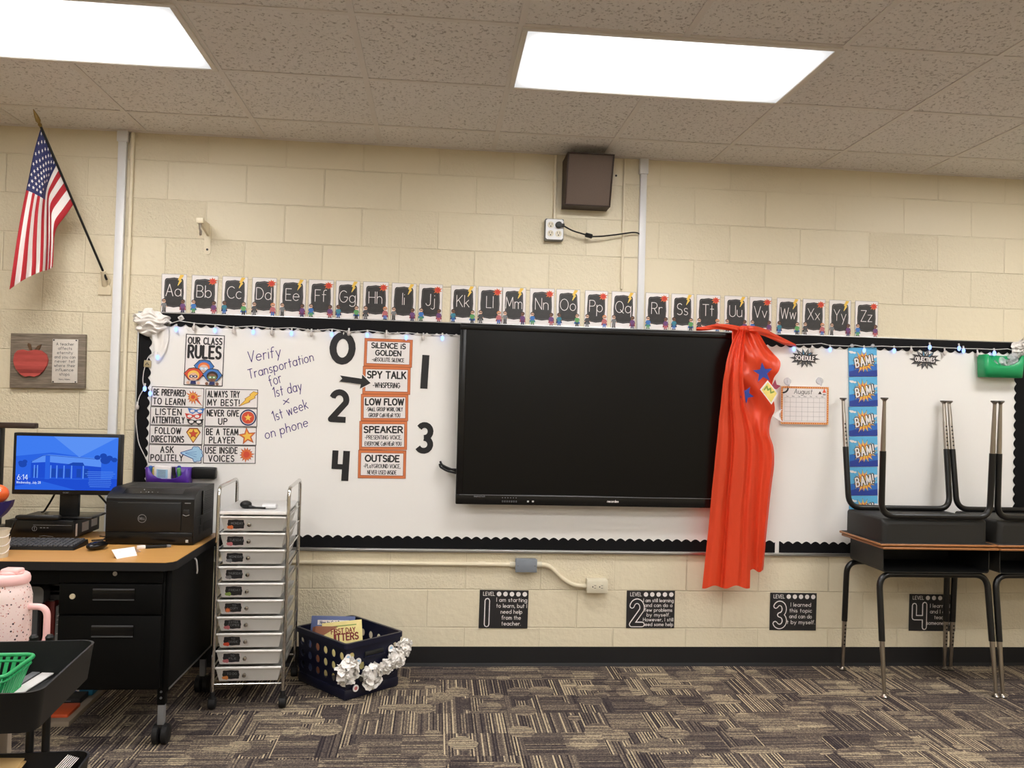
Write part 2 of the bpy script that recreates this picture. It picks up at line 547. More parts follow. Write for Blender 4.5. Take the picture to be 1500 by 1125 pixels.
def build_glyphs():
    G = {}
    e = lambda cx, cy, rx, ry: arc(cx, cy, rx, ry, 90, 450, 16)
    G['A'] = (.6, [[(0, 0), (.3, 1), (.6, 0)], [(.11, .36), (.49, .36)]])
    G['B'] = (.56, [[(0, 0), (0, 1), (.28, 1)] + arc(.28, .76, .22, .24, 90, -90) + [(0, .52)], [(.28, .52)] + arc(.3, .26, .26, .26, 90, -90) + [(0, 0)]])
    G['C'] = (.6, [arc(.36, .5, .36, .5, 48, 312, 14)])
    G['D'] = (.6, [[(0, 0), (0, 1), (.18, 1)] + arc(.18, .5, .42, .5, 90, -90, 12) + [(0, 0)]])
    G['E'] = (.48, [[(.48, 1), (0, 1), (0, 0), (.48, 0)], [(0, .52), (.4, .52)]])
    G['F'] = (.46, [[(.46, 1), (0, 1), (0, 0)], [(0, .52), (.38, .52)]])
    G['G'] = (.7, [arc(.36, .5, .36, .5, 48, 340, 14) + [(.7, .46), (.42, .46)]])
    G['H'] = (.56, [[(0, 0), (0, 1)], [(.56, 0), (.56, 1)], [(0, .52), (.56, .52)]])
    G['I'] = (.0, [[(0, 0), (0, 1)]])
    G['J'] = (.4, [[(.4, 1), (.4, .22)] + arc(.2, .22, .2, .22, 0, -170)])
    G['K'] = (.54, [[(0, 0), (0, 1)], [(.5, 1), (0, .42)], [(.16, .6), (.54, 0)]])
    G['L'] = (.44, [[(0, 1), (0, 0), (.44, 0)]])
    G['M'] = (.74, [[(0, 0), (.06, 1), (.37, .2), (.68, 1), (.74, 0)]])
    G['N'] = (.58, [[(0, 0), (0, 1), (.58, 0), (.58, 1)]])
    G['O'] = (.74, [e(.37, .5, .37, .5)])
    G['P'] = (.52, [[(0, 0), (0, 1), (.27, 1)] + arc(.27, .74, .25, .26, 90, -90) + [(0, .48)]])
    G['Q'] = (.76, [e(.37, .5, .37, .5), [(.46, .26), (.76, -.04)]])
    G['R'] = (.54, [[(0, 0), (0, 1), (.27, 1)] + arc(.27, .74, .25, .26, 90, -90) + [(0, .48)], [(.24, .48), (.54, 0)]])
    G['S'] = (.5, [arc(.26, .75, .23, .25, 35, 270, 10) + arc(.25, .25, .25, .25, 90, -145, 10)])
    G['T'] = (.56, [[(0, 1), (.56, 1)], [(.28, 1), (.28, 0)]])
    G['U'] = (.56, [[(0, 1), (0, .28)] + arc(.28, .28, .28, .28, 180, 360) + [(.56, 1)]])
    G['V'] = (.6, [[(0, 1), (.3, 0), (.6, 1)]])
    G['W'] = (.88, [[(0, 1), (.22, 0), (.44, .9), (.66, 0), (.88, 1)]])
    G['X'] = (.56, [[(0, 0), (.56, 1)], [(0, 1), (.56, 0)]])
    G['Y'] = (.56, [[(0, 1), (.28, .48), (.56, 1)], [(.28, .48), (.28, 0)]])
    G['Z'] = (.52, [[(0, 1), (.52, 1), (0, 0), (.52, 0)]])
    bowl = e(.26, .3, .26, .3)
    G['a'] = (.52, [bowl, [(.52, .6), (.52, 0)]])
    G['b'] = (.52, [[(0, 1), (0, 0)], bowl])
    G['c'] = (.44, [arc(.26, .3, .26, .3, 50, 310, 10)])
    G['d'] = (.52, [bowl, [(.52, 1), (.52, 0)]])
    G['e'] = (.52, [[(.02, .32), (.52, .32)] + arc(.26, .3, .26, .3, 5, 315, 12)])
    G['f'] = (.34, [[(.12, 0), (.12, .8)] + arc(.29, .8, .17, .2, 180, 60, 6), [(0, .6), (.3, .6)]])
    G['g'] = (.52, [bowl, [(.52, .6), (.52, -.12)] + arc(.26, -.12, .26, .22, 0, -150)])
    G['h'] = (.44, [[(0, 1), (0, 0)], [(0, .34)] + arc(.22, .36, .22, .24, 180, 0) + [(.44, 0)]])
    G['i'] = (.0, [[(0, .6), (0, 0)], [(0, .86), (0, .88)]])
    G['j'] = (.2, [[(.2, .6), (.2, -.14)] + arc(.04, -.14, .16, .16, 0, -150, 6), [(.2, .86), (.2, .88)]])
    G['k'] = (.42, [[(0, 1), (0, 0)], [(.38, .6), (0, .24)], [(.13, .36), (.42, 0)]])
    G['l'] = (.0, [[(0, 1), (0, 0)]])
    G['m'] = (.72, [[(0, .6), (0, 0)], [(0, .36)] + arc(.18, .4, .18, .2, 180, 0, 7) + [(.36, 0)], [(.36, .36)] + arc(.54, .4, .18, .2, 180, 0, 7) + [(.72, 0)]])
    G['n'] = (.44, [[(0, .6), (0, 0)], [(0, .34)] + arc(.22, .36, .22, .24, 180, 0) + [(.44, 0)]])
    G['o'] = (.52, [bowl])
    G['p'] = (.52, [[(0, .6), (0, -.36)], bowl])
    G['q'] = (.52, [bowl, [(.52, .6), (.52, -.36)]])
    G['r'] = (.3, [[(0, .6), (0, 0)], [(0, .34)] + arc(.2, .36, .2, .24, 180, 60, 6)])
    G['s'] = (.36, [arc(.19, .45, .16, .15, 35, 270, 8) + arc(.18, .15, .18, .15, 90, -145, 8)])
    G['t'] = (.32, [[(.14, .92), (.14, 0)], [(0, .6), (.32, .6)]])
    G['u'] = (.46, [[(0, .6), (0, .24)] + arc(.23, .24, .23, .24, 180, 360) + [(.46, .6)], [(.46, .24), (.46, 0)]])
    G['v'] = (.44, [[(0, .6), (.22, 0), (.44, .6)]])
    G['w'] = (.68, [[(0, .6), (.17, 0), (.34, .55), (.51, 0), (.68, .6)]])
    G['x'] = (.42, [[(0, 0), (.42, .6)], [(0, .6), (.42, 0)]])
    G['y'] = (.46, [[(0, .6), (.23, .02)], [(.46, .6), (.12, -.34)]])
    G['z'] = (.4, [[(0, .6), (.4, .6), (0, 0), (.4, 0)]])
    G['0'] = (.56, [e(.28, .5, .28, .5)])
    G['1'] = (.2, [[(0, .8), (.2, 1), (.2, 0)]])
    G['2'] = (.52, [arc(.26, .72, .26, .28, 165, -20, 10) + [(0, 0), (.54, 0)]])
    G['3'] = (.5, [arc(.24, .75, .24, .25, 150, -90, 10), arc(.24, .25, .26, .25, 90, -150, 10)])
    G['4'] = (.54, [[(.4, 0), (.4, 1), (0, .3), (.54, .3)]])
    G['6'] = (.52, [arc(.26, .28, .26, .28, 90, 450, 14), [(.02, .36), (.3, 1)]])
    G['8'] = (.5, [e(.25, .75, .21, .25), e(.25, .25, .25, .25)])
    G['9'] = (.52, [e(.26, .72, .26, .28), [(.5, .64), (.22, 0)]])
    G['-'] = (.3, [[(0, .42), (.3, .42)]])
    G['.'] = (.0, [[(0, .02), (0, .04)]])
    G[','] = (.06, [[(.06, .06), (0, -.14)]])
    G['!'] = (.0, [[(0, 1), (0, .32)], [(0, .02), (0, .04)]])
    G[':'] = (.0, [[(0, .1), (0, .12)], [(0, .56), (0, .58)]])
    return G


GLYPH = build_glyphs()
EPS = 0.0005      # paper layers of a print lie this far apart


def text_width(s, h, wf=1.0, gap=0.22, space=0.42):
    w = 0.0
    for ch in s:
        w += (space if ch == ' ' else GLYPH[ch][0] * wf + gap)
    return (w - gap) * h


# ------------------------------------------------------------------ mesh builder
class MB:
    """Collects shapes and links them as ONE mesh object. Flat prints lie in the local X-Z plane, facing -Y."""
    def __init__(s, name='paper_white'):
        s.v, s.f, s.mi, s.mats = [], [], [], []
        s.cur = 0
        s.k = 0
        s.M = Matrix()
        s.m(name)

    def m(s, name):
        if name not in s.mats:
            s.mats.append(name)
        s.cur = s.mats.index(name)
        return s

    def add(s, pts, faces):
        o = len(s.v)
        s.v += [tuple(s.M @ Vector(p)) for p in pts]
        for f in faces:
            s.f.append([i + o for i in f])
            s.mi.append(s.cur)

    # ---- solids
    def box(s, lo, hi, bev=0.0, seg=2):
        if bev <= 0:
            x0, y0, z0 = lo
            x1, y1, z1 = hi
            s.add([(x0, y0, z0), (x1, y0, z0), (x1, y1, z0), (x0, y1, z0), (x0, y0, z1), (x1, y0, z1), (x1, y1, z1), (x0, y1, z1)],
                  [(0, 3, 2, 1), (4, 5, 6, 7), (0, 1, 5, 4), (1, 2, 6, 5), (2, 3, 7, 6), (3, 0, 4, 7)])
            return s
        bm = bmesh.new()
        bmesh.ops.create_cube(bm, size=1)
        c = [(a + b) / 2 for a, b in zip(lo, hi)]
        d = [b - a for a, b in zip(lo, hi)]
        for v in bm.verts:
            v.co = Vector([c[i] + v.co[i] * d[i] for i in range(3)])
        bmesh.ops.bevel(bm, geom=bm.edges[:], offset=min(bev, min(d) * 0.49), segments=seg, affect='EDGES', profile=0.5)
        s.take(bm)
        return s

    def take(s, bm):
        bm.verts.index_update()
        s.add([v.co[:] for v in bm.verts], [[v.index for v in f.verts] for f in bm.faces])
        bm.free()

    def prism(s, pts, y0, y1):
        """Outline in X-Z pushed from y0 (front) to y1 (back)."""
        n = len(pts)
        s.add([(x, y0, z) for x, z in pts] + [(x, y1, z) for x, z in pts],
              [list(range(n)), list(range(2 * n - 1, n - 1, -1))] + [[i, i + n, (i + 1) % n + n, (i + 1) % n] for i in range(n)])
        return s

    def slab(s, pts, z0, z1):
        """Outline in X-Y pushed from z0 to z1."""
        n = len(pts)
        s.add([(x, y, z0) for x, y in pts] + [(x, y, z1) for x, y in pts],
              [list(range(n - 1, -1, -1)), list(range(n, 2 * n))] + [[i, (i + 1) % n, (i + 1) % n + n, i + n] for i in range(n)])
        return s

    def tube(s, path, r, n=12, caps=True, closed=False):
        """A round bar along a polyline; r may be one radius or one per point."""
        P = [Vector(p) for p in path]
        k = len(P)
        R = r if isinstance(r, (list, tuple)) else [r] * k
        T = []
        for i in range(k):
            if closed:
                t = P[(i + 1) % k] - P[i - 1]
            else:
                t = P[min(i + 1, k - 1)] - P[max(i - 1, 0)]
            T.append(t.normalized())
        up = Vector((0, 0, 1)) if abs(T[0].z) < 0.9 else Vector((1, 0, 0))
        a = T[0].cross(up).normalized()
        pts = []
        for i in range(k):
            a = (a - T[i] * a.dot(T[i]))
            a = a.normalized() if a.length > 1e-6 else T[i].orthogonal().normalized()
            b = T[i].cross(a)
            for j in range(n):
                q = 2 * PI * j / n
                pts.append(P[i] + (a * math.cos(q) + b * math.sin(q)) * R[i])
        faces = []
        for i in range(k if closed else k - 1):
            i2 = (i + 1) % k
            for j in range(n):
                faces.append([i * n + j, i * n + (j + 1) % n, i2 * n + (j + 1) % n, i2 * n + j])
        if caps and not closed:
            faces.append(list(range(n - 1, -1, -1)))
            faces.append(list(range((k - 1) * n, k * n)))
        s.add(pts, faces)
        return s

    def cyl(s, p0, p1, r0, r1=None, n=20):
        return s.tube([p0, p1], [r0, r0 if r1 is None else r1], n)

    def lathe(s, prof, n=28, c=(0, 0, 0), squash=1.0):
        pts, faces = [], []
        k = len(prof)
        for r, z in prof:
            for j in range(n):
                q = 2 * PI * j / n
                pts.append((c[0] + r * math.cos(q), c[1] + r * math.sin(q) * squash, c[2] + z))
        for i in range(k - 1):
            for j in range(n):
                faces.append([i * n + j, i * n + (j + 1) % n, (i + 1) * n + (j + 1) % n, (i + 1) * n + j])
        if prof[0][0] > 1e-4:
            faces.append(list(range(n - 1, -1, -1)))
        if prof[-1][0] > 1e-4:
            faces.append(list(range((k - 1) * n, k * n)))
        s.add(pts, faces)
        return s

    def ball(s, c, r, sx=1, sy=1, sz=1, n=14, k=9):
        prof = [(max(1e-5, r * math.sin(PI * i / k)), -r * math.cos(PI * i / k)) for i in range(k + 1)]
        pts, faces = [], []
        for rr, z in prof:
            for j in range(n):
                q = 2 * PI * j / n
                pts.append((c[0] + rr * math.cos(q) * sx, c[1] + rr * math.sin(q) * sy, c[2] + z * sz))
        for i in range(k):
            for j in range(n):
                faces.append([i * n + j, i * n + (j + 1) % n, (i + 1) * n + (j + 1) % n, (i + 1) * n + j])
        s.add(pts, faces)
        return s

    def grid(s, rows):
        """A surface through rows of points."""
        a, b = len(rows), len(rows[0])
        s.add([p for r in rows for p in r],
              [[i * b + j, i * b + j + 1, (i + 1) * b + j + 1, (i + 1) * b + j] for i in range(a - 1) for j in range(b - 1)])
        return s

    # ---- flat prints
    def face(s, pts, layer=0):
        # neighbouring strokes overlap, so each lies a hair above the last
        s.k = (s.k + 1) % 120
        y = -layer * EPS - s.k * 3e-6
        s.add([(x, y, z) for x, z in pts], [list(range(len(pts)))])
        return s

    def rect(s, x0, z0, x1, z1, layer=0):
        return s.face([(x0, z0), (x1, z0), (x1, z1), (x0, z1)], layer)

    def frame(s, x0, z0, x1, z1, t, layer=0):
        s.rect(x0, z0, x1, z0 + t, layer)
        s.rect(x0, z1 - t, x1, z1, layer)
        s.rect(x0, z0 + t, x0 + t, z1 - t, layer)
        return s.rect(x1 - t, z0 + t, x1, z1 - t, layer)

    def disc(s, cx, cz, rx, rz=None, layer=0, n=18):
        rz = rx if rz is None else rz
        return s.face([(cx + rx * math.cos(2 * PI * i / n), cz + rz * math.sin(2 * PI * i / n)) for i in range(n)], layer)

    def star(s, cx, cz, ro, ri, n, layer=0, rot=90.0, jag=0.0, sx=1.0):
        pts = []
        for i in range(2 * n):
            r = ro * (1 - jag * ((i * 7) % 5) / 5) if i % 2 == 0 else ri
            q = math.radians(rot) + PI * i / n
            pts.append((cx + r * math.cos(q) * sx, cz + r * math.sin(q)))
        c = (cx, cz)
        o = [c] + pts
        s.add([(x, -layer * EPS, z) for x, z in o], [[0, i + 1, (i + 1) % (2 * n) + 1] for i in range(2 * n)])
        return s

    def line(s, pts, t, layer=0, joint=True):
        for (x0, z0), (x1, z1) in zip(pts, pts[1:]):
            dx, dz = x1 - x0, z1 - z0
            d = math.hypot(dx, dz) or 1e-9
            nx, nz = -dz / d * t / 2, dx / d * t / 2
            s.face([(x0 - nx, z0 - nz), (x1 - nx, z1 - nz), (x1 + nx, z1 + nz), (x0 + nx, z0 + nz)], layer)
        if joint:
            for x, z in pts:
                s.disc(x, z, t / 2, None, layer, 8)
        else:
            for x, z in pts[1:-1]:
                s.disc(x, z, t / 2, None, layer, 12)
        return s

    def text(s, string, x, z, h, t, layer=2, align='c', wf=1.0, gap=0.22, space=0.42, fit=None, slant=0.0, rise=0.0):
        """Lettering with its baseline at z; fit squeezes it to that width."""
        w = text_width(string, h, wf, gap, space)
        k = 1.0 if fit is None else fit / w
        w *= k
        x0 = x - (w / 2 if align == 'c' else (w if align == 'r' else 0))
        cx = 0.0
        for ch in string:
            if ch == ' ':
                cx += space * h * k
                continue
            gw, strokes = GLYPH[ch]
            for st in strokes:
                s.line([(x0 + cx + (a * wf * h + slant * b * h) * k, z + b * h + rise * cx) for a, b in st], t, layer)
            cx += (gw * wf + gap) * h * k
        return s

    # ---- link
    def build(s, name, parent=None, loc=None, rot=None, smooth=40.0, solid=0.0, weld=False, flat=False):
        me = bpy.data.meshes.new(name)
        me.from_pydata(s.v, [], s.f)
        for n in s.mats:
            me.materials.append(MATS[n])
        me.polygons.foreach_set('material_index', s.mi)
        if not flat:
            bm = bmesh.new()
            bm.from_mesh(me)
            if weld:
                bmesh.ops.remove_doubles(bm, verts=bm.verts, dist=1e-5)
            bmesh.ops.recalc_face_normals(bm, faces=bm.faces)
            bm.to_mesh(me)
            bm.free()
        me.update()
        if smooth and not flat:
            me.polygons.foreach_set('use_smooth', [True] * len(me.polygons))
            me.set_sharp_from_angle(angle=math.radians(smooth))
        o = bpy.data.objects.new(name, me)
        COL.objects.link(o)
        if parent is not None:
            o.parent = parent
        if loc is not None:
            o.location = loc
        if rot is not None:
            o.rotation_euler = rot
        if solid:
            md = o.modifiers.new('thickness', 'SOLIDIFY')
            md.thickness = solid
            md.offset = 0.0
        return o


def tag(o, label=None, cat=None, group=None, kind=None):
    if label:
        o['label'] = label
    if cat:
        o['category'] = cat
    if group:
        o['group'] = group
    if kind:
        o['kind'] = kind
    return o


def thing(name, label, cat, loc=(0, 0, 0), rot=(0, 0, 0), group=None):
    o = bpy.data.objects.new(name, None)
    o.empty_display_size = 0.05
    COL.objects.link(o)
    o.location = loc
    o.rotation_euler = rot
    return tag(o, label, cat, group)


def structure(o):
    o['kind'] = 'structure'
    return o


def dup(root, label=None):
    """A copy of a thing with copies of its parts and their sub-parts (mesh data shared)."""
    r = root.copy()
    COL.objects.link(r)
    if label:
        r['label'] = label
    for ch in list(root.children):
        c = ch.copy()
        COL.objects.link(c)
        c.parent = r
        for g in list(ch.children):
            d = g.copy()
            COL.objects.link(d)
            d.parent = c
    return r


def wall_frame(tl, tr, bl, Y):
    """Placing of a flat sheet on the wall from three of its corners in the photograph:
    (location of its lower left corner, turn in the wall plane, width, height)."""
    a, b, c = at(tl[0], tl[1], Y), at(tr[0], tr[1], Y), at(bl[0], bl[1], Y)
    w = math.hypot(b.x - a.x, b.z - a.z)
    h = math.hypot(a.x - c.x, a.z - c.z)
    ang = math.atan2(b.z - a.z, b.x - a.x)
    return Vector((c.x, Y, c.z)), (0, -ang, 0), w, h


def bend(points, r, n=6):
    """A polyline with its inner corners rounded to radius r."""
    P = [Vector(p) for p in points]
    out = [P[0]]
    for i in range(1, len(P) - 1):
        a, b, c = P[i - 1], P[i], P[i + 1]
        d1, d2 = (a - b), (c - b)
        k = min(r, d1.length * 0.49, d2.length * 0.49)
        p, q = b + d1.normalized() * k, b + d2.normalized() * k
        for j in range(n + 1):
            t = j / n
            out.append(p * (1 - t) ** 2 + b * 2 * t * (1 - t) + q * t * t)
    out.append(P[-1])
    return out


def rounded(x0, y0, x1, y1, r, n=5):
    out = []
    for cx, cy, a in ((x1 - r, y1 - r, 0), (x0 + r, y1 - r, 90), (x0 + r, y0 + r, 180), (x1 - r, y0 + r, 270)):
        for i in range(n + 1):
            q = math.radians(a + 90 * i / n)
            out.append((cx + r * math.cos(q), cy + r * math.sin(q)))
    return out

# ------------------------------------------------------------------ the room
structure(MB('carpet').box((ROOM_X0 - .15, ROOM_Y0 - .15, -0.1), (ROOM_X1 + .15, .15, 0)).build('floor'))
structure(MB('painted_block').box((ROOM_X0 - .15, 0, 0), (ROOM_X1 + .15, 0.15, ROOM_H)).build('wall_back'))
structure(MB('painted_block').box((ROOM_X0 - .15, ROOM_Y0, 0), (ROOM_X0, 0, ROOM_H)).build('wall_left'))
structure(MB('painted_block').box((ROOM_X1, ROOM_Y0, 0), (ROOM_X1 + .15, 0, ROOM_H)).build('wall_right'))
structure(MB('painted_block').box((ROOM_X0 - .15, ROOM_Y0 - .15, 0), (ROOM_X1 + .15, ROOM_Y0, ROOM_H)).build('wall_front'))
ceiling = structure(MB('ceiling_tile').box((ROOM_X0 - .15, ROOM_Y0 - .15, ROOM_H), (ROOM_X1 + .15, .15, ROOM_H + .06)).build('ceiling'))
g = MB('tee_bar')
i = -4
while GRID_X + i * TILE < ROOM_X1:
    x = GRID_X + i * TILE
    if x > ROOM_X0:
        g.box((x - .012, ROOM_Y0, ROOM_H - .004), (x + .012, 0, ROOM_H + .001))
    i += 1
j = 0
while GRID_Y - j * TILE > ROOM_Y0:
    y = GRID_Y - j * TILE
    g.box((ROOM_X0, y - .012, ROOM_H - .0038), (ROOM_X1, y + .012, ROOM_H + .001))
    j += 1
g.box((ROOM_X0, -.022, ROOM_H - .005), (ROOM_X1, 0, ROOM_H + .001))
g.build('ceiling_grid', ceiling)
b = MB('black_rubber')
b.add([(x, y, z) for x in (ROOM_X0, ROOM_X1) for y, z in ((0, 0), (-.018, 0), (-.014, .006), (-.006, .016), (-.004, .1016), (0, .1016))],
      [[0, 1, 2, 3, 4, 5], [11, 10, 9, 8, 7, 6]] + [[k, k + 6, (k + 1) % 6 + 6, (k + 1) % 6] for k in range(6)])
structure(b.build('baseboard_back', smooth=0))

# ------------------------------------------------------------------ ceiling lights (2 x 4 ft troffers): two in view, the rest added
def troffer(x, y, label):
    t = thing('ceiling_light', label, 'light', (x, y, ROOM_H), group='ceiling light panels')
    f = MB('lamp_frame')
    a, c = 2 * TILE / 2 - .004, TILE / 2 - .004
    for lo, hi in (((-a, -c, -.012), (a, -c + .022, .001)), ((-a, c - .022, -.012), (a, c, .001)),
                   ((-a, -c + .022, -.012), (-a + .022, c - .022, .001)), ((a - .022, -c + .022, -.012), (a, c - .022, .001))):
        f.box(lo, hi, .002)
    f.build('frame', t)
    d = MB('lamp_lens')
    d.slab([(-a + .022, -c + .022), (a - .022, -c + .022), (a - .022, c - .022), (-a + .022, c - .022)], -.008, -.002)
    d.build('diffuser', t, smooth=0)


LX = [GRID_X + TILE * k for k in (0, 4, 8)]  # last column is out of view, added for its light
LY = [GRID_Y - TILE * 1.5 - 3 * TILE * k for k in range(4)]  # rows after the first are unseen, added and closely spaced for more frontal light
for n, y in enumerate(LY):
    for k, x in enumerate(LX):
        if n == 0:
            lab = ('lit ceiling light panel above the flag corner', 'lit ceiling light panel in front of the wall speaker',
                   'added unseen ceiling light panel beyond the stacked desks')[k]
        else:
            lab = 'added unseen ceiling light panel over the %s row, %s' % (('second', 'third', 'last')[n - 1], ('flag side', 'middle', 'desk side')[k])
        troffer(x, y, lab)

# ------------------------------------------------------------------ raceways, pipes and boxes on the wall
def raceway(x0, x1, z0, label, cap):
    t = thing('cable_raceway', label, 'raceway', ((x0 + x1) / 2, 0, 0), group='white cable raceways')
    w = (x1 - x0) / 2
    MB('white_metal').box((-w, -.024, z0), (w, 0.0, ROOM_H - cap), .003).build('channel', t)
    MB('white_metal').box((-w - .006, -.03, ROOM_H - cap - .002), (w + .006, 0.0, ROOM_H - .006), .004).build('end_cap', t)


raceway(at(172, 300).x, at(184.5, 300).x, .11, 'white cable raceway running from ceiling to floor beside the flag', .06)
raceway(at(936, 300).x, at(945.5, 300).x, 1.84, 'white cable raceway dropping from ceiling to alphabet cards by speaker', .09)

def pipe(x, z0, z1, r, label, couplings=()):
    t = thing('conduit_pipe', label, 'pipe', (x, -r - .002, 0))
    MB('cream_paint').cyl((0, 0, z0), (0, 0, z1), r).build('tube', t)
    for z in couplings:
        MB('cream_paint').cyl((0, 0, z - .02), (0, 0, z + .02), r * 1.35).build('coupling', t)


pipe(at(192.5, 300).x, .105, 2.78, .010, 'cream painted conduit pipe close beside the white raceway near the flag', (2.2, 1.2))
pipe(at(812.5, 290).x, at(811, 322).z, 2.78, .009, 'short cream conduit pipe from ceiling down to the four socket box', (at(812, 262).z,))
pipe(at(913, 300).x, 2.06, 2.78, .007, 'thin cream conduit pipe between the speaker and the white raceway')

# blank plate beside the speaker
p = at(896, 272)
q = at(914, 233)
t = thing('cover_plate', 'cream painted blank cover plate beside the wall speaker', 'plate', (p.x, 0, p.z))
MB('cream_paint').box((0, -.006, 0), (q.x - p.x, 0, q.z - p.z), .002).build('plate', t)
MB('print_black').cyl((.022, -.0075, .055), (.022, 0, .055), .006, n=12).build('hole', t)

# wall speaker: a wedge that leans out at its top
t = thing('wall_speaker', 'brown wedge shaped speaker box on wall under the ceiling', 'speaker', (0.43, 0, 2.487))
s_ = MB('brown_wood')
wd, ht, db, dt = .25, .262, .10, .185
s_.add([(0, 0, 0), (wd, 0, 0), (wd, -db, 0), (0, -db, 0), (0, 0, ht), (wd, 0, ht), (wd, -dt, ht), (0, -dt, ht)],
       [(0, 1, 2, 3), (4, 7, 6, 5), (0, 4, 5, 1), (1, 5, 6, 2), (2, 6, 7, 3), (3, 7, 4, 0)])
s_.build('cabinet', t)
s_ = MB('brown_wood')
tilt = math.atan2(dt - db, ht)
s_.M = Matrix.Translation((0, -db, 0)) @ Matrix.Rotation(tilt, 4, 'X')
L = math.hypot(ht, dt - db)
for lo, hi in (((0, -.008, 0), (wd, 0, .008)), ((0, -.008, L - .008), (wd, 0, L)), ((0, -.008, .008), (.008, 0, L - .008)), ((wd - .008, -.008, .008), (wd, 0, L - .008))):
    s_.box(lo, hi, .001)
s_.build('trim_frame', t)
s_ = MB('brown_cloth')
s_.M = Matrix.Translation((0, -db, 0)) @ Matrix.Rotation(tilt, 4, 'X')
s_.box((.008, -.004, .008), (wd - .008, 0, L - .008), .001)
s_.build('grille_cloth', t)

# quad outlet box, plug and cord
a, b = at(796.5, 353.5), at(824.5, 323.5)
t = thing('outlet_box', 'steel outlet box with four sockets below the wall speaker', 'outlet box', (a.x, 0, a.z))
W, H = b.x - a.x, b.z - a.z
MB('steel_box').box((0, -.045, 0), (W, 0, H), .006).build('box', t)
MB('white_metal').prism([(.012, .004), (W - .012, .004), (W - .004, .012), (W - .004, H - .012), (W - .012, H - .004), (.012, H - .004), (.004, H - .012), (.004, .012)], -.049, -.044).build('cover', t)

def socket(parent, x, y, z, r, horizontal=False):
    s = MB('outlet_ivory').cyl((x, y - .003, z), (x, y + .001, z), r, n=18).build('socket', parent)
    m = MB('print_black')
    m.M = Matrix.Translation((x, y - .0032, z)) @ Matrix.Rotation(PI / 2 if horizontal else 0, 4, 'Y')
    m.rect(-.008, -.001, -.0055, .010)
    m.rect(.0055, -.001, .008, .010)
    m.disc(0, -.008, .0035)
    m.build('slots', s, flat=True)


for ix in (.29, .71):
    for iz in (.30, .70):
        socket(t, W * ix, -.049, H * iz, W * .17)
p0 = Vector((a.x + W * .71, -.052, a.z + H * .70))
t = thing('power_cord', 'black power cord with inline adapter plugged into the four socket box', 'cord', p0)
MB('black_plastic').cyl((0, 0, 0), (0, -.022, 0), .019, .015).box((.0, -.02, -.012), (.03, -.004, .006), .004).build('plug', t)
c = MB('black_plastic')
path = [(.02, -.014, -.003)] + [tuple(at(px, py, Y) - p0) for px, py, Y in ((838, 338, -.06), (857, 343.5, -.055))]
c.tube(bend(path, .05), .0042, 8)
path = [tuple(at(px, py, Y) - p0) for px, py, Y in ((868, 346.5, -.055), (880, 346.3, -.05), (905, 343.5, -.04), (927, 340.3, -.03), (934, 341, -.024), (938, 344, -.016))]
c.tube(bend(path, .03), .0042, 8)
c.build('cable', t)
u, v = at(857, 343.5, -.055) - p0, at(868, 346.7, -.055) - p0
MB('black_plastic').tube([u, u + (v - u) * .1, u + (v - u) * .9, v], [.006, .013, .013, .007], 8).build('adapter', t)

# low conduit, junction box, flexible conduit and duplex outlet
a, b = at(755, 837, -.03), at(786, 819, -.03)
zp = (a.z + b.z) / 2
t = thing('horizontal_conduit', 'long cream conduit pipe running under the whiteboard to the grey box', 'pipe', (a.x, -.016, zp))
MB('cream_paint').cyl((-1.75, 0, .004), (-.012, 0, 0), .0105).build('tube', t)
MB('cream_paint').cyl((-.20, 0, .001), (-.16, 0, .001), .0135).build('coupling', t)
MB('outlet_ivory').cyl((-.03, 0, 0), (.0, 0, 0), .015, n=10).build('connector', t)
t = thing('junction_box', 'small grey metal junction box on block wall under the screen', 'junction box', (a.x, 0, a.z))
W, H = b.x - a.x, b.z - a.z
MB('grey_box').box((0, -.042, 0), (W, 0, H), .004).build('body', t)
MB('grey_box').box((-.002, -.046, -.002), (W + .002, -.041, H + .002), .002).build('cover', t)
f = MB('steel_box')
for x, z in ((.010, H * .5), (W - .010, H * .5)):
    f.cyl((x, -.048, z), (x, -.045, z), .004, n=8)
f.build('screws', t)
j = at(788, 827, -.02)
t = thing('flexible_conduit', 'curved cream flexible conduit between grey junction box and low outlet', 'conduit', j)
path = [tuple(at(px, py, -.02) - j) for px, py in ((788, 827), (797, 827), (806, 830), (816, 839), (826, 849), (837, 856), (848, 858), (861, 858.5))]
MB('cream_paint').tube(bend(path, .03, 3), .0125, 12).build('tube', t)
MB('outlet_ivory').cyl((-.006, 0, 0), (.02, 0, 0), .017, n=10).build('connector', t)
a, b = at(860, 868, -.05), at(890, 849, -.05)
t = thing('duplex_outlet', 'ivory duplex outlet box low on the block wall', 'outlet', (a.x, 0, a.z))
W, H = b.x - a.x, b.z - a.z
MB('outlet_ivory').box((0, -.05, 0), (W, 0, H), .004).build('box', t)
MB('outlet_ivory').box((-.002, -.053, -.002), (W + .002, -.049, H - .006), .002).build('cover', t)
for ix in (.34, .68):
    socket(t, W * ix, -.053, H * .45, H * .26, True)

